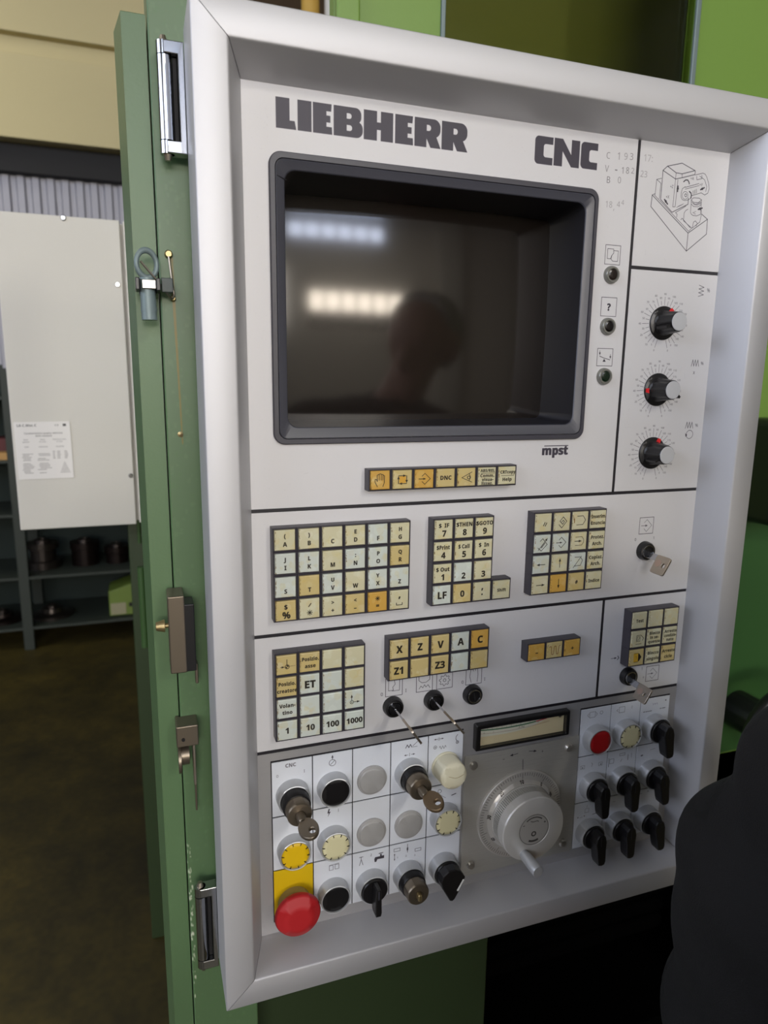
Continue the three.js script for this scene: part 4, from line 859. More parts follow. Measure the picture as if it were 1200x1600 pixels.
// big key switches
function keySwitch(label, c, r, z1) {
  const g = unit('key_switch', label, 'L', c, r);
  mesh('bezel', bezelGeo, M.alu, g);
  mesh('switch_body', lathe([[12.2, 8.4], [12.0, z1 - 12], [11.4, z1 - 11], [10.6, z1 - 10.8]], 44), M.black, g);
  mesh('lock_barrel', lathe([[10.7, z1 - 11], [10.6, z1 - 1.6], [9.8, z1 - 0.4], [8.8, z1], [4.6, z1], [4.2, z1 - 0.8], [0, z1 - 0.8]], 44), M.oldSteel, g, 'worn steel lock barrel');
  return g;
}
keySwitch('key switch at the upper left, worn key in it', 0, 0, 33);
keySwitch('key switch in the upper row beside the dome, rusty key in it', 3, 0, 30.5);
{ const g = keySwitch('key switch without a key in the bottom row', 3, 2, 30.5);
  mesh('key_stub', rbox(0.0042, 0.0068, 0.006, 0, 0, 0.0321, 0.0014), M.brass, g, 'worn brass stub'); }

// ---------------------------------------------------------------- load meter and handwheel
{
  const g = group('load_meter', panel, L(254.2, 560.8), 'black framed needle meter with cream scale');
  const V = (pts, z) => pts.map(([u, v]) => new THREE.Vector3(u / 1000, -v / 1000, z / 1000));
  const hw = 51.4, hh = 13.2;
  mesh('meter_frame', loft([V(rr(-hw, -hh, hw, hh, 1.6, 4), 0.05), V(rr(-hw, -hh, hw, hh, 1.6, 4), 5.6), V(rr(-hw + 0.8, -hh + 0.8, hw - 0.8, hh - 0.8, 1.4, 4), 6.4), V(rr(-hw + 4.6, -hh + 4, hw - 3.6, hh - 2, 0.6, 4), 6.4), V(rr(-hw + 5, -hh + 4.4, hw - 4, hh - 2.4, 0.5, 4), 5.6), V(rr(-hw + 5, -hh + 4.4, hw - 4, hh - 2.4, 0.5, 4), 0.3)], false, false, 0.4), M.black, g);
  const c = canvas(1024, 224), x = c.getContext('2d');
  x.fillStyle = '#d8cba4'; x.fillRect(0, 0, 1024, 224);
  x.fillStyle = '#d6d6c6'; x.beginPath(); x.moveTo(0, 0); x.lineTo(870, 0); x.quadraticCurveTo(640, 130, 300, 128); x.quadraticCurveTo(130, 126, 0, 118); x.fill();
  const cur = (pts, w, col) => { x.strokeStyle = col; x.lineWidth = w; x.beginPath(); pts.forEach(([a, b], i) => (i ? x.lineTo(a, b) : x.moveTo(a, b))); x.stroke(); };
  const arcP = (y0, depth, a, b) => { const o = []; for (let i = 0; i <= 30; i++) { const t = a + (b - a) * i / 30, q = (t - 0.36) / 0.64; o.push([t * 1024, y0 + depth * (1 - q * q)]); } return o; };
  cur(arcP(-14, 74, -0.02, 0.66), 13, '#2c6a44'); cur(arcP(-14, 74, 0.66, 0.79), 13, '#b8343a'); cur(arcP(38, 62, -0.02, 0.82), 3, '#8a5a4a');
  for (let i = 0; i < 14; i++) { const t = 0.04 + i * 0.055, q = (t - 0.36) / 0.64, y = -14 + 74 * (1 - q * q); cur([[t * 1024, y - 8], [t * 1024 + (q * 4), y - (i % 2 ? 20 : 36)]], 2.5, '#5a5a50'); }
  x.fillStyle = '#5a564a'; x.font = 'italic 32px sans-serif'; x.textAlign = 'center'; x.fillText('A [%]', 500, 92);
  x.font = '22px sans-serif'; x.fillText('0', 60, 88); x.fillText('1', 170, 90); x.fillText('10', 700, 62);
  plate('meter_scale', -46.2, -8.6, 47.2, 10.7, 0.3, 1.4, null, g, std(0xffffff, 0.5, 0, { map: canvasTex(c) }), null, [0, 0]);
  mesh('scale_screw', lathe([[1.5, 1.4], [1.4, 2.2], [0, 2.4]], 16).translate(0.0425, 0.0062, 0), M.steel, g);
  mesh('needle', rbox(0.0004, 0.012, 0.0004, -0.0452, -0.0006, 0.0023, 0.0001), M.redMark, g);
  mesh('meter_glass', rbox(0.093, 0.0188, 0.0008, 0.0005, -0.001, 0.0052, 0.0001), phys({ color: 0xffffff, transmission: 1, thickness: 0, roughness: 0.03, ior: 1.45 }), g);
}
{
  const HU = 256, HV = 651.4, g = group('handwheel', panel, L(HU, HV), 'metal handwheel with scale ring, knurled rim and crank');
  const [c, x] = printCanvas(194, 579.8, 320.8, 708.8, '#b0aea8', 5);
  let s = 41; const r = () => { s = (s * 1664525 + 1013904223) >>> 0; return s / 4294967296; };
  for (let i = 0; i < 1400; i++) { x.fillStyle = r() < 0.5 ? 'rgba(50,50,50,0.05)' : 'rgba(235,235,230,0.05)'; x.fillRect(190 + r() * 130, 579 + r() * 131, 6 + r() * 30, 0.2); }
  poly(x, [[257, 594], [257.6, 604.6]], 0.55); arrow(x, 251, 586.4, 243, 587.2, 0.5, 2.6); arrow(x, 263.4, 586.2, 271.4, 587.4, 0.5, 2.6); text(x, '–', 235.6, 589.6, 5); text(x, '+', 278.6, 589, 4.6);
  const mp = plate('mounting_plate', 194, 579.8, 320.8, 708.8, 1.9, 2.1, null, g, std(0xffffff, 0.44, 0.45, { map: canvasTex(c) }), null, [HU, HV]);
  for (const [u, v] of [[203.2, 590], [308.2, 590], [204, 697], [309, 697]]) {
    const sc = mesh('screw', lathe([[4.2, 2.0], [4.2, 3.4], [3.4, 5.4], [1.8, 6.4], [0, 6.6]], 28, 1), M.screw, g); sc.position.set((u - HU) / 1000, (HV - v) / 1000, 0);
  }
  // scale ring with print
  const dc = canvas(1024, 1024), d = dc.getContext('2d');
  d.fillStyle = '#c6c3be'; d.fillRect(0, 0, 1024, 1024);
  d.setTransform(1024 / 100, 0, 0, 1024 / 100, 512, 512); d.lineCap = 'butt';
  for (let i = 0; i < 100; i++) { const a = i / 100 * 2 * PI, r0 = i % 10 === 0 ? 38.6 : i % 5 === 0 ? 40.4 : 41.6; poly(d, [[r0 * Math.sin(a), -r0 * Math.cos(a)], [44.8 * Math.sin(a), -44.8 * Math.cos(a)]], 0.42, '#4a4642'); }
  const nums = [['0', '0', 36], ['10', '90', -2], ['20', '80', -40], ['30', '70', -82], ['40', '60', -124], ['50', '50', -160], ['60', '40', 164], ['70', '30', 128], ['80', '20', 92], ['90', '10', 64]];
  for (const [a, b, deg] of nums) { const t = deg * PI / 180; d.save(); d.rotate(t); text(d, a, 0, -36, 4.2, { color: '#3a3432', bold: true }); text(d, b, 0, -31.6, 4.2, { color: '#a23a3c', bold: true }); d.restore(); }
  const ringG = lathe([[46.6, 2.1], [46.6, 4.4], [46, 5], [37, 5.4], [35, 6.6], [34, 8], [0, 8.2]], 96, 0.5), p = ringG.attributes.position, uv = ringG.attributes.uv;
  for (let i = 0; i < p.count; i++) uv.setXY(i, 0.5 + p.getX(i) * 10, 0.5 + p.getY(i) * 10);
  mesh('scale_ring', ringG, std(0xffffff, 0.36, 0.55, { map: canvasTex(dc) }), g);
  const rings = [];
  for (const [z, f] of [[9, 0], [9.4, 1], [18, 1], [18.4, 0]]) { const ring = []; for (let k = 0; k < 400; k++) { const a = k / 400 * 2 * PI, q = 32.6 + (k % 4 < 2 ? 0.5 : -0.6) * f; ring.push(new THREE.Vector3(q * Math.cos(a) / 1000, q * Math.sin(a) / 1000, z / 1000)); } rings.push(ring); }
  mesh('knurled_rim', loft(rings, false, false, 0.25), M.aluDark, g);
  mesh('wheel_hub', lathe([[33.4, 8.2], [33.4, 9.2], [32.4, 9.4], [32.2, 18.2], [33, 18.8], [33.2, 28.4], [32.4, 29.6], [31.4, 30], [17, 30], [16.6, 29.6], [16.4, 29.6], [0, 29.6]], 88, 0.4), std(0xc9c7c3, 0.45, 0.4), g);
  const bc = canvas(256, 256), b = bc.getContext('2d'); b.fillStyle = '#b9b6b1'; b.fillRect(0, 0, 256, 256); b.setTransform(256 / 34, 0, 0, 256 / 34, 128, 128);
  circle(b, 0, 0, 15.6, 0.5, '#55524e'); b.strokeStyle = '#4a4743'; b.lineWidth = 1.1; b.beginPath(); b.arc(0, 0, 13, -PI * 0.72, -PI * 0.28); b.stroke(); b.lineWidth = 2; b.beginPath(); b.arc(0, 0, 12, PI * 0.36, PI * 0.64); b.stroke();
  text(b, '+', 11.6, -6, 4.4, { color: '#4a4743', bold: true }); text(b, '–', -11.2, -6.4, 4.4, { color: '#4a4743', bold: true }); poly(b, [[-4, -9.4], [-1, -8.4], [3, -8.8], [5, -7.8]], 0.8, '#5a5753'); circle(b, 0, 4.4, 2.1, 1.3, '#4a4743');
  const badge = lathe([[16.3, 29.4], [16.2, 29.9], [0, 29.9]], 48), bp = badge.attributes.position, bu = badge.attributes.uv;
  for (let i = 0; i < bp.count; i++) bu.setXY(i, 0.5 + bp.getX(i) / 0.034, 0.5 + bp.getY(i) / 0.034);
  mesh('badge', badge, std(0xffffff, 0.42, 0.4, { map: canvasTex(bc) }), g);
  mesh('crank', lathe([[4.4, 29.6], [4.4, 32], [5.2, 34], [5.6, 44], [5.6, 54.6], [5.0, 56], [4, 56.4], [0, 56.4]], 32, 0.5).translate(-0.0098, -0.0238, 0), M.alu, g);
}

// ---------------------------------------------------------------- chrome hinges on the left side of the frame (parts of the panel)
function hinge(v0, v1, label, lean) {
  const g = group('hinge', panel, L(-46, (v0 + v1) / 2, -30), label), h = (v1 - v0) / 1000, e = 0.0085;
  const sh = shapeOf([[0.0102, -h / 2], [0.0102, h / 2], [-0.0040, h / 2], [-0.0040, h / 2 - e], [0.0056, h / 2 - e], [0.0056, -h / 2 + e], [-0.0040, -h / 2 + e], [-0.0040, -h / 2]]);
  const lg = extrude(sh, 0.0098, 0.0007, 2); lg.translate(0, 0, -0.0049);
  mesh('hinge_leaf', boxUV(lg), M.chrome, g);
  mesh('hinge_shade_block', rbox(0.0032, h - 2 * e - 0.0004, 0.006, 0.0038, 0, -0.0034, 0.0004), M.blackMatt, g);  // black block stands in for the shade inside the leaf
  const bar = rod(new THREE.Vector3(-0.0034, -h / 2 + e + 0.0007, 0), new THREE.Vector3(-0.0034, h / 2 - e - 0.0007, 0), 0.0052, 0.0052, 32);
  mesh('hinge_barrel', bar, M.chrome, g);
  mesh('barrel_foot', rbox(0.0085, h - 2 * e - 0.002, 0.0095, -0.0034, 0, -0.0102, 0.001), M.chrome, g);
  for (const s of [-1, 1]) {
    mesh('ear_round', rod(new THREE.Vector3(-0.0036, s * (h / 2 - e), 0), new THREE.Vector3(-0.0036, s * h / 2, 0), 0.005, 0.005, 28), M.chrome, g);
    mesh('pin_head', rod(new THREE.Vector3(-0.0034, s * h / 2, 0), new THREE.Vector3(-0.0034, s * (h / 2 + 0.0042), 0), 0.0032, 0.002, 20), M.steel, g);
  }
  return g;
}
hinge(-2, 72, 'upper chrome hinge on the left side of the frame');
hinge(680, 763, 'lower chrome hinge on the left side of the frame');

// ---------------------------------------------------------------- keys left in the locks (things of their own)
function keyAt(label, u, v, dir, a0, a1, z0, z1, lockZ) {   // flat key: the bow spans dir * [a0, a1] and z0..z1, its blade runs down to lockZ
  const t = thing('lock_key', label, 'key', W(u, v, lockZ));
  const d = new THREE.Vector3(dir[0], -dir[1], 0).normalize(), n = new THREE.Vector3().crossVectors(d, new THREE.Vector3(0, 0, 1));
  const basis = new THREE.Matrix4().makeBasis(d, new THREE.Vector3(0, 0, 1), n);
  const w = (a1 - a0) / 1000, h = (z1 - z0) / 1000, x0 = a0 / 1000, y0 = (z0 - lockZ) / 1000, q = Math.min(w, h) * 0.16;
  const sh = new THREE.Shape();
  sh.moveTo(x0 + q, y0); sh.lineTo(x0 + w - q, y0 + 0.0006); sh.quadraticCurveTo(x0 + w, y0 + 0.0006, x0 + w, y0 + q); sh.lineTo(x0 + w, y0 + h - q); sh.quadraticCurveTo(x0 + w, y0 + h, x0 + w - q, y0 + h); sh.lineTo(x0 + q, y0 + h); sh.quadraticCurveTo(x0, y0 + h, x0, y0 + h - q); sh.lineTo(x0, y0 + q); sh.quadraticCurveTo(x0, y0, x0 + q, y0);
  const hole = new THREE.Path(); hole.absellipse(x0 + w * 0.5, y0 + h * 0.72, w * 0.13, h * 0.1, 0, 2 * PI, false); sh.holes.push(hole);
  const bow = extrude(sh, 0.0014, 0.0003, 2, 12); bow.translate(0, 0, -0.0007); bow.applyMatrix4(basis);
  mesh('key_bow', boxUV(bow), M.keyMetal, t);
  const stamp = new THREE.CylinderGeometry(w * 0.2, w * 0.2, 0.0017, 28); stamp.rotateX(PI / 2); stamp.translate(x0 + w * 0.44, y0 + h * 0.32, 0.0003); stamp.applyMatrix4(basis);
  mesh('bow_stamp', boxUV(stamp), M.steelPink, t);
  const bl = rbox(0.0064, y0 + 0.0012, 0.0016, Math.max(x0 + 0.0034, 0), (y0 + 0.0012) / 2, 0, 0.0005); bl.applyMatrix4(basis);
  mesh('key_blade', bl, M.chrome, t);
  return t;
}
M.keyMetal = std(0xb0a597, 0.28, 0.9); M.steelPink = std(0xbba394, 0.35, 0.8);
keyAt('flat steel key in the small lock beside the editing keys', 382.3, 393, [-0.5, 0.866], -0.6, 17.8, 20, 38, 6.3);
keyAt('flat steel key in the small lock under the program keys', 374.6, 523.4, [-0.5, 0.866], -0.6, 15.4, 19.4, 37.4, 6.3);
keyAt('thin key seen edge-on in the left lock under the axis keys', 121, 517.4, [-198, -287], -7.5, 8.5, 36, 60, 6.5);
keyAt('thin key seen edge-on in the middle lock under the axis keys', 160.3, 517, [-238, -287], -7.5, 8.5, 34, 57, 6.5);
function bowKey(label, u, v, z, dir, ca, cz, ra, rz, mat) {   // worn key with a thick oval bow in the plane of dir and the lock's axis
  const t = thing('switch_key', label, 'key', W(u, v, z));
  const d = new THREE.Vector3(dir[0], -dir[1], 0).normalize(), n = new THREE.Vector3().crossVectors(d, new THREE.Vector3(0, 0, 1)), basis = new THREE.Matrix4().makeBasis(d, new THREE.Vector3(0, 0, 1), n);
  mesh('key_blade', lathe([[4.2, 0], [4.0, 6], [3.2, 9], [2.4, cz - rz + 3]], 24), M.oldSteel, t);
  const sh = new THREE.Shape(); sh.absellipse(ca / 1000, cz / 1000, ra / 1000, rz / 1000, 0, 2 * PI, false);
  const h = new THREE.Path(); h.absellipse((ca + ra * 0.28) / 1000, (cz + rz * 0.34) / 1000, ra * 0.3 / 1000, rz * 0.26 / 1000, 0, 2 * PI, false); sh.holes.push(h);
  const g = extrude(sh, 0.0012, 0.0012, 4, 24); g.translate(0, 0, -0.0006); g.applyMatrix4(basis);
  mesh('key_bow', boxUV(g), mat, t);
  return t;
}
bowKey('worn steel key in the upper left key switch', 29.3, 585.2, 32.2, [1, -0.15], 2.5, 20, 8.2, 13, M.oldSteel);
bowKey('rusty key in the upper key switch beside the white dome', 138.1, 585.2, 29.7, [1, -0.35], 3, 21, 8.2, 13.5, std(0x78664f, 0.4, 0.8));

// ---------------------------------------------------------------- behind on the left: grey cabinet on its post, racks, beam
{
  const t = thing('electric_cabinet', 'light grey cabinet door with a printed label, hanging on a green post', 'cabinet', W(-180, 236, -1120));
  t.position.set(0, 0, 0);
  mesh('cabinet_body', mm(-320, -46, -68, 540, -1240, -1022, 3), M.cabinetGrey, t);
  mesh('cabinet_door', mm(-322, -99, -70, 543, -1020, -1000, 2), M.cabinetGrey, t);
  mesh('side_strip', mm(-93, -46, -70, 541, -1020, -1003, 2), M.cabinetGrey, t);
  const c = canvas(512, 576), x = c.getContext('2d');
  x.fillStyle = '#e2dfdc'; x.fillRect(0, 0, 512, 576);
  x.fillStyle = '#3c3b3d'; x.font = 'bold 34px sans-serif'; x.fillText('LA C.Mec.C', 26, 46); x.font = 'bold 24px sans-serif'; x.fillText('C E', 372, 44); x.fillRect(446, 22, 30, 24);
  x.fillStyle = '#6d6a6b'; x.font = 'bold 23px sans-serif'; x.textAlign = 'center'; x.fillText('Caratteristiche quadro elettrico', 262, 122); x.fillText('delle tensioni', 262, 148);
  x.font = '19px sans-serif';
  [['Serie', 'quadro'], ['Anno', 'di costr.'], ['Tensione nom.', 'di rete']].forEach((p, i) => p.forEach((q, j) => x.fillText(q, 96 + i * 154, 184 + j * 22)));
  ['1234', 'matricola', 'impianto'].forEach((q, i) => x.fillText(q, 96 + i * 154, 256));
  let s = 3; const r = () => { s = (s * 1664525 + 1013904223) >>> 0; return s / 4294967296; };
  x.fillStyle = 'rgba(110,106,106,0.75)';
  for (let row = 0; row < 13; row++) for (const [cx, w] of [[96, 110], [240, 120]]) if (r() < 0.85) x.fillRect(cx - w * 0.5 * (0.5 + 0.5 * r()), 318 + row * 16, w * (0.5 + 0.45 * r()), 6);
  for (let row = 0; row < 5; row++) for (const [cx, w] of [[345, 24], [392, 40], [458, 34]]) x.fillRect(cx - w / 2, 296 + row * 17, w * (0.6 + 0.4 * r()), 7);
  for (let row = 0; row < 8; row++) x.fillRect(430 - row * 6, 408 + row * 15, 12 + row * 12, 5);
  const lab = new THREE.PlaneGeometry(0.102, 0.115);
  const lb = rbox(0.102, 0.115, 0.0012, 0, 0, 0, 0.0003), p = lb.attributes.position, uv = lb.attributes.uv;
  for (let i = 0; i < p.count; i++) uv.setXY(i, p.getX(i) / 0.102 + 0.5, p.getY(i) / 0.115 + 0.5);
  const lm = mesh('printed_label', lb, std(0xffffff, 0.5, 0, { map: canvasTex(c) }), t, 'white printed label'); lm.position.copy(W(-266, 381, -998.8)); lm.rotation.z = 0.008;
  for (const [u, v] of [[-109, 52], [-105, 438], [-200, -66]]) { const q = mesh('screw', lathe([[5, 0], [5, 2], [3.4, 4], [0, 4.6]], 20), M.chrome, t); q.position.copy(W(u, v, -1000)); }
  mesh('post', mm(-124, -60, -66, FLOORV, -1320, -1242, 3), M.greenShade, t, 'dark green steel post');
  for (const [v0, v1, r] of [[560, 640, 4], [700, 912, 9]]) mesh('hinge_barrel', new THREE.CylinderGeometry(r / 1000, r / 1000, (v1 - v0) / 1000, 24).translate(-0.098, Y0 - (v0 + v1) / 2000, -1.2415 + r / 1000), M.greenDark, t);
}
{
  const t = thing('storage_rack', 'dark steel rack along the back wall, loaded with machine parts', 'rack');
  const uR = 60, uL = -2200;
  for (const u of [-2200, -775, 10]) for (const z of [-3630, -4080]) mesh('upright', mm(u, u + 54, 200, FLOORV, z - 40, z, 3), M.rack, t);
  for (const v of [350, 690, 990, 1349, 1645]) mesh('shelf_board', mm(uL, uR, v, v + 16, -4118, -3632, 2), M.rack, t);
  mesh('back_sheet', mm(uL, uR, 200, FLOORV, -4128, -4120, 1), std(0x14231e, 0.75), t);  // colour darkened to stand for shade behind the shelves
}
function flange(label, u, v, z, prof, bright) {
  const t = thing('chuck_flange', label, 'flange', W(u, v, z));
  const g = lathe(prof, 56, 0.5); g.rotateX(-PI / 2); mesh('flange_body', g, bright ? M.castBright : M.castDark, t);
  const top = prof[prof.length - 2];
  const b = lathe([[top[0] * 0.5, top[1] - 1], [top[0] * 0.5, top[1] + 14], [top[0] * 0.42, top[1] + 18], [top[0] * 0.2, top[1] + 18], [top[0] * 0.18, top[1]]], 40); b.rotateX(-PI / 2); mesh('hub', b, M.castBright, t);
}
flange('stepped metal flange with bright hub, on the rack shelf under the grey cabinet', -668, 1348.5, -3850, [[95, 0], [95, 40], [70, 46], [70, 110], [88, 116], [88, 150], [0, 150]], true);
flange('tall dark drum flange in the middle of the rack shelf', -440, 1348.5, -3850, [[75, 0], [75, 96], [82, 100], [82, 140], [0, 140]], false);
flange('small dark flange beside the drum on the rack shelf', -262, 1348.5, -3850, [[64, 0], [64, 60], [72, 66], [72, 100], [0, 100]], false);
flange('low disc flange lying on the bottom rack shelf', -640, 1644.5, -3820, [[115, 0], [115, 16], [60, 26], [56, 50], [0, 52]], true);
flange('second low disc flange left of the rack upright', -905, 1644.5, -3820, [[120, 0], [120, 18], [60, 26], [56, 46], [0, 48]], false);
{
  const t = thing('parts_bin', 'light green sloping bin on the bottom rack shelf', 'bin', W(-235, 1644.5, -3780));
  const g = extrude(shapeOf([[-0.10, 0], [0.16, 0], [0.16, 0.235], [-0.10, 0.15]]), 0.2, 0.006, 2); g.translate(0.02, 0.006, -0.1);
  mesh('bin_body', boxUV(g), std(0x6f8438, 0.55), t);
  mesh('bin_label', rbox(0.085, 0.07, 0.004, -0.03, 0.05, 0.1085, 0.001), std(0x9c9878, 0.6), t);
  mesh('bin_slot', rbox(0.13, 0.025, 0.004, 0.095, 0.07, 0.1085, 0.001), M.blackMatt, t);
  const w = thing('wood_block', 'small pale wood block on the upper rack shelf by the cabinet', 'block', W(-795, 689.5, -3700));
  mesh('block_body', rbox(0.12, 0.04, 0.1, 0, 0.02, 0, 0.003), std(0xb98f55, 0.7), w);
  const rb = thing('red_case', 'dark red case behind the wood block on the rack', 'case', W(-790, 689.5, -3860));
  mesh('case_body', rbox(0.14, 0.11, 0.16, 0, 0.055, 0, 0.006), std(0x5a2322, 0.6), rb);
}
// beam, dark joist and ribbed sheet above the rack; far posts
{
  const t = thing('crane_beam', 'long cream painted crane beam above the rack', 'beam');
  mesh('beam_web', mm(-6100, 440, -1330, -940, -3900, -3630, 4), beamMat, t); mesh('beam_groove', mm(-6100, 440, -1430, -1330, -3900, -3690, 4), beamMat, t); mesh('beam_flange', mm(-6100, 440, -1900, -1430, -3920, -3640, 4), beamMat, t);
  for (const u of [-5900, 330]) mesh('beam_pillar', mm(u, u + 110, -940, FLOORV, -3900, -3660, 4), M.rack, t);
  const j = thing('steel_joist', 'dark steel joist under the cream beam', 'joist');
  mesh('joist_web', mm(-5780, 320, -938, -800, -3860, -3720, 3), M.blackMatt, j);
  const pts = [], bk = [];
  for (let i = 0; i <= 82; i++) { const u = -5700 + i * 72; for (const [d, z] of [[0, 0], [18, 0], [26, -14], [58, -14], [66, 0]]) pts.push([(u + d) / 1000, z / 1000]); }
  const sh = shapeOf([...pts, ...pts.slice().reverse().map(([x, z]) => [x, z - 0.003])]);
  const g = extrude(sh, 1.0); g.rotateX(-PI / 2); const gp = g.attributes.position; for (let i = 0; i < gp.count; i++) gp.setZ(i, gp.getZ(i));
  g.translate(0, Y0 - 0.2, -3.80);
  const cs = thing('ribbed_sheet', 'pale grey ribbed metal sheet between the joist and the grey cabinet', 'sheet');
  mesh('sheet_body', boxUV(g), std(0x9a9aa2, 0.5, 0.3), cs);
  mesh('sheet_rail', mm(-5700, 270, 180, 200, -3840, -3790, 2), M.rack, cs);
  const y = thing('yellow_post', 'yellow painted post behind the top edge of the panel', 'post', new THREE.Vector3(0.77, 0, -3.0));
  mesh('post_tube', new THREE.CylinderGeometry(0.042, 0.042, 4.6, 28).translate(0, 2.3, 0), std(0xc9a24a, 0.5), y);
  const w = thing('white_pipe', 'white pipe beside the yellow post behind the panel', 'pipe', new THREE.Vector3(0.865, 0, -2.95));
  mesh('pipe_tube', new THREE.CylinderGeometry(0.038, 0.038, 4.6, 28).translate(0, 2.3, 0), std(0xd6d6d2, 0.5), w);
}

// ---------------------------------------------------------------- the man in the dark jacket at the right of the panel
function field(center, half, res, sdf) {   // meshes sdf(x, y, z) < 0 inside a cube
  const m = new MarchingCubes(res, new THREE.MeshBasicMaterial(), false, false, 260000), hs = res / 2;
  m.isolation = 0;
  for (let k = 0; k < res; k++) for (let j = 0; j < res; j++) for (let i = 0; i < res; i++)
    m.field[i + j * res + k * res * res] = -sdf(center.x + (i - hs) / hs * half, center.y + (j - hs) / hs * half, center.z + (k - hs) / hs * half);
  m.update();
  const g = new THREE.BufferGeometry(), n = m.count, p = m.positionArray.slice(0, n * 3), q = m.normalArray.slice(0, n * 3);
  for (let i = 0; i < n; i++) { p[3 * i] = center.x + p[3 * i] * half; p[3 * i + 1] = center.y + p[3 * i + 1] * half; p[3 * i + 2] = center.z + p[3 * i + 2] * half; }
  g.setAttribute('position', new THREE.BufferAttribute(p, 3)); g.setAttribute('normal', new THREE.BufferAttribute(q, 3));
  return boxUV(g);
}
const V3 = (x, y, z) => new THREE.Vector3(x, y, z);
const J = {   // joints in world metres; he faces the panel from its right side, his right arm next to the machine
  pelvis: V3(0.32, 0.97, 0.67), waist: V3(0.315, 1.10, 0.655), chest: V3(0.315, 1.285, 0.625), neck: V3(0.345, 1.425, 0.585), headLow: V3(0.375, 1.515, 0.535), headTop: V3(0.392, 1.592, 0.52),
  sR: V3(0.575, 1.315, 0.53), eR: V3(0.424, 1.258, 0.215), wR: V3(0.387, 0.97, 0.165), sL: V3(0.135, 1.365, 0.655), eL: V3(0.10, 1.09, 0.71), wL: V3(0.125, 0.84, 0.64),
  hR: V3(0.41, 0.94, 0.665), kR: V3(0.425, 0.51, 0.64), aR: V3(0.435, 0.095, 0.69), hL: V3(0.23, 0.94, 0.68), kL: V3(0.215, 0.51, 0.655), aL: V3(0.20, 0.095, 0.70),
};
function caps(a, b, ra, rb) { const d = b.clone().sub(a); return [a.x, a.y, a.z, d.x, d.y, d.z, d.lengthSq(), ra, rb]; }
function dist(c, x, y, z) {
  const px = x - c[0], py = y - c[1], pz = z - c[2], t = Math.min(1, Math.max(0, (px * c[3] + py * c[4] + pz * c[5]) / c[6]));
  return Math.hypot(px - c[3] * t, py - c[4] * t, pz - c[5] * t) - (c[7] + (c[8] - c[7]) * t);
}
function union(cs, k) { return (x, y, z) => { let d = 1; for (const c of cs) { const e = dist(c, x, y, z); if (e > d + k && d < 0.9) continue; const h = Math.max(k - Math.abs(d - e), 0) / k; d = Math.min(d, e) - h * h * k * 0.25; } return d; }; }
const mid = (a, b, t) => a.clone().lerp(b, t);
const off = (a, x, y, z) => a.clone().add(V3(x, y, z));
const torso = (e) => [caps(off(J.pelvis, -0.06, 0, 0), off(J.pelvis, 0.06, 0, 0), 0.115 + e, 0.115 + e), caps(off(J.waist, -0.055, 0, 0), off(J.waist, 0.055, 0, 0), 0.112 + e, 0.112 + e), caps(off(J.chest, -0.075, 0, 0), off(J.chest, 0.075, 0, 0), 0.105 + e, 0.105 + e),
  caps(J.sR, off(J.chest, 0.07, 0.085, -0.01), 0.056 + e, 0.072 + e), caps(off(J.chest, -0.07, 0.085, 0), J.sL, 0.072 + e, 0.056 + e), caps(J.pelvis, J.chest, 0.11 + e, 0.10 + e), caps(J.chest, J.neck, 0.085 + e, 0.05 + e)];
const arms = (e) => [caps(J.sR, J.eR, 0.050 + e, 0.041 + e), caps(J.eR, J.wR, 0.040 + e, 0.027 + e), caps(J.sL, J.eL, 0.050 + e, 0.041 + e), caps(J.eL, J.wL, 0.040 + e, 0.027 + e)];
const legs = (e) => [caps(J.hR, J.kR, 0.085 + e, 0.055 + e), caps(J.kR, J.aR, 0.055 + e, 0.036 + e), caps(J.hL, J.kL, 0.085 + e, 0.055 + e), caps(J.kL, J.aL, 0.055 + e, 0.036 + e)];
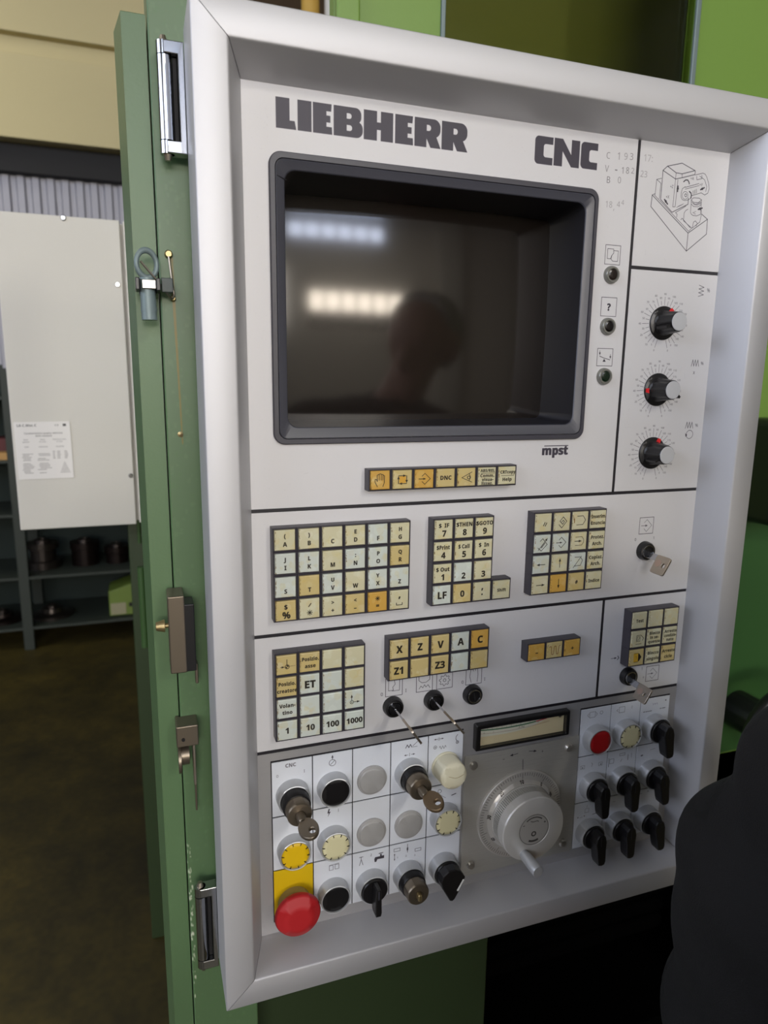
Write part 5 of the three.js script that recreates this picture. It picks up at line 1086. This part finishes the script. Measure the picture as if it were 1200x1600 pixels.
{
  const t = thing('person', 'man in a dark jacket close to the panel, bent arm at the lower right', 'person', V3(0.32, 0, 0.67));
  const rel = (g) => { g.translate(-0.32, 0, -0.67); return g; };
  // body: one continuous surface under the clothes; head and hands come from finer grids of the same field
  const fw = V3(-0.72, -0.10, -0.69).normalize(), sd = V3(-0.69, 0, 0.72).normalize();
  const hp = (f, u, s) => off(J.headTop, fw.x * f + sd.x * s, u + fw.y * f, fw.z * f + sd.z * s);
  const headC = [caps(hp(-0.02, 0.022, 0), hp(0.015, 0.022, 0), 0.084, 0.078), caps(hp(0.03, -0.02, 0), hp(0.055, -0.085, 0), 0.062, 0.04), caps(J.neck, off(J.headLow, 0.0, 0.01, 0.02), 0.054, 0.052),
    caps(hp(0.086, -0.002, 0), hp(0.108, -0.033, 0), 0.010, 0.015), caps(hp(0.075, 0.02, -0.03), hp(0.075, 0.02, 0.03), 0.013, 0.013), caps(hp(0.078, -0.064, -0.018), hp(0.078, -0.064, 0.018), 0.008, 0.008), caps(hp(0.07, -0.1, 0), hp(0.072, -0.098, 0), 0.02, 0.018),
    caps(hp(-0.005, 0.01, 0.082), hp(-0.012, -0.03, 0.08), 0.012, 0.008), caps(hp(-0.005, 0.01, -0.082), hp(-0.012, -0.03, -0.08), 0.012, 0.008)];
  const handC = (w, dir, side) => {   // palm, four fingers curled and a thumb
    const d = dir.clone().normalize(), s = side.clone().normalize(), n = d.clone().cross(s), out = [caps(w, w.clone().addScaledVector(d, 0.03), 0.026, 0.022)];
    out.push(caps(w.clone().addScaledVector(d, 0.035).addScaledVector(s, -0.022), w.clone().addScaledVector(d, 0.035).addScaledVector(s, 0.022), 0.017, 0.017), caps(w.clone().addScaledVector(d, 0.075).addScaledVector(s, -0.026), w.clone().addScaledVector(d, 0.075).addScaledVector(s, 0.026), 0.014, 0.014));
    [[-0.031, 0.034, 0.024, 0.022], [-0.0105, 0.042, 0.029, 0.024], [0.0105, 0.04, 0.027, 0.023], [0.031, 0.03, 0.022, 0.02]].forEach(([o, a, b, c]) => {
      const p0 = w.clone().addScaledVector(d, 0.082).addScaledVector(s, o), p1 = p0.clone().addScaledVector(d, a).addScaledVector(n, 0.008), p2 = p1.clone().addScaledVector(d, b * 0.8).addScaledVector(n, b * 0.6), p3 = p2.clone().addScaledVector(d, c * 0.4).addScaledVector(n, c * 0.9);
      out.push(caps(p0, p1, 0.0092, 0.0086), caps(p1, p2, 0.0086, 0.008), caps(p2, p3, 0.008, 0.0068));
    });
    const q0 = w.clone().addScaledVector(d, 0.03).addScaledVector(s, -0.022), q1 = q0.clone().addScaledVector(d, 0.03).addScaledVector(s, -0.024).addScaledVector(n, 0.012), q2 = q1.clone().addScaledVector(d, 0.03).addScaledVector(s, -0.004).addScaledVector(n, 0.01);
    out.push(caps(q0, q1, 0.012, 0.0105), caps(q1, q2, 0.0105, 0.008));
    return out;
  };
  const hR = handC(J.wR, V3(0.02, -0.98, 0.2), V3(0, 0.2, 1)), hL = handC(J.wL, V3(0.08, -0.95, -0.25), V3(0.3, 0, 1));
  const bodyC = [...torso(0), ...arms(0), ...legs(0), caps(J.aR, off(J.aR, 0.02, -0.04, -0.15), 0.04, 0.032), caps(J.aL, off(J.aL, -0.02, -0.04, -0.15), 0.04, 0.032)];
  const body = mergeGeometries([field(V3(0.28, 0.82, 0.50), 0.88, 106, union([...bodyC, caps(J.neck, off(J.headLow, 0.0, 0.01, 0.02), 0.052, 0.05)], 0.05)),
    field(hp(0, -0.02, 0), 0.16, 84, union(headC, 0.022)), field(off(J.wR, 0.0, -0.09, 0.02), 0.13, 72, union([...hR, caps(J.eR, J.wR, 0.038, 0.026)], 0.008)), field(off(J.wL, 0.01, -0.085, -0.025), 0.13, 72, union([...hL, caps(J.eL, J.wL, 0.038, 0.026)], 0.008))]);
  mesh('body', rel(body), M.skin, t);
  const wr = (x, y, z) => 0.004 * Math.sin(38 * y + 9 * x) * Math.sin(21 * z + 6 * y) + 0.003 * Math.sin(70 * y + 30 * z);
  const jd = union([...torso(0.022), caps(off(J.pelvis, -0.05, -0.06, 0), off(J.pelvis, 0.05, -0.06, 0), 0.135, 0.135), ...arms(0.020), caps(J.eR, V3(0.394, 1.15, 0.165), 0.060, 0.057), caps(V3(0.392, 1.15, 0.165), V3(0.389, 1.0, 0.165), 0.059, 0.055)], 0.05), neckCut = caps(off(J.neck, 0, 0.025, -0.01), off(J.headLow, 0, 0.06, 0), 0.066, 0.075);
  const jacket = field(V3(0.28, 1.16, 0.49), 0.42, 120, (x, y, z) => Math.max(jd(x, y, z) + wr(x, y, z), -dist(neckCut, x, y, z), 0.84 - y));
  mesh('jacket', rel(jacket), M.jacket, t, 'dark grey jacket');
  const collar = field(off(J.neck, -0.005, 0.02, 0), 0.13, 56, (x, y, z) => Math.max(Math.abs(dist(caps(J.neck, off(J.neck, -0.005, 0.05, -0.016), 0.068, 0.064), x, y, z)) - 0.007, J.neck.y - 0.02 - y + (z - J.neck.z) * -0.4, y - J.neck.y - 0.04));
  mesh('collar', rel(collar), M.jacket, t);
  const td = union([...legs(0.018), caps(off(J.pelvis, -0.05, -0.03, 0), off(J.pelvis, 0.05, -0.03, 0), 0.125, 0.125)], 0.04);
  mesh('trousers', rel(field(V3(0.32, 0.53, 0.67), 0.5, 96, (x, y, z) => Math.max(td(x, y, z) + 0.6 * wr(x, y, z), y - 0.95, 0.075 - y))), M.trousers, t);
  for (const a of [J.aR, J.aL]) {
    const s = union([caps(off(a, 0, -0.05, 0.03), off(a, 0, -0.05, -0.06), 0.046, 0.046), caps(off(a, 0, -0.055, -0.06), off(a, 0, -0.062, -0.17), 0.046, 0.04), caps(off(a, 0, -0.03, 0.01), off(a, 0, 0.02, 0.01), 0.052, 0.05)], 0.03);
    mesh('shoe', rel(field(off(a, 0, -0.04, -0.06), 0.2, 56, (x, y, z) => Math.max(s(x, y, z), 0.001 - y))), M.shoe, t);
  }
  const hd = union([caps(hp(-0.026, 0.030, 0), hp(0.002, 0.036, 0), 0.092, 0.084), caps(hp(-0.05, -0.01, 0), hp(-0.05, -0.03, 0), 0.07, 0.055)], 0.03);
  mesh('hair', rel(field(hp(0, 0, 0), 0.16, 72, (x, y, z) => { const px = x - J.headTop.x, py = y - J.headTop.y, pz = z - J.headTop.z, f = px * fw.x + pz * fw.z; return Math.max(hd(x, y, z) + 0.0022 * Math.sin(210 * py + 90 * f) * Math.sin(240 * pz + 60 * py), f - 0.052 - 0.25 * (py - 0.06), f - 0.028 + Math.max(0, 0.05 - py) * 0.9, -0.055 - py); })), M.hair, t, 'short grey hair');
  for (const s of [-1, 1]) { const e = mesh('eye', new THREE.SphereGeometry(0.0105, 20, 14), std(0xd8d2c8, 0.3), t); e.position.copy(hp(0.0775, 0.002, s * 0.031)).sub(V3(0.32, 0, 0.67)); const ir = mesh('iris', new THREE.SphereGeometry(0.0052, 14, 10), std(0x2c221a, 0.3), e); ir.position.copy(fw).multiplyScalar(0.0066); }
}

renderer.render(scene, camera);
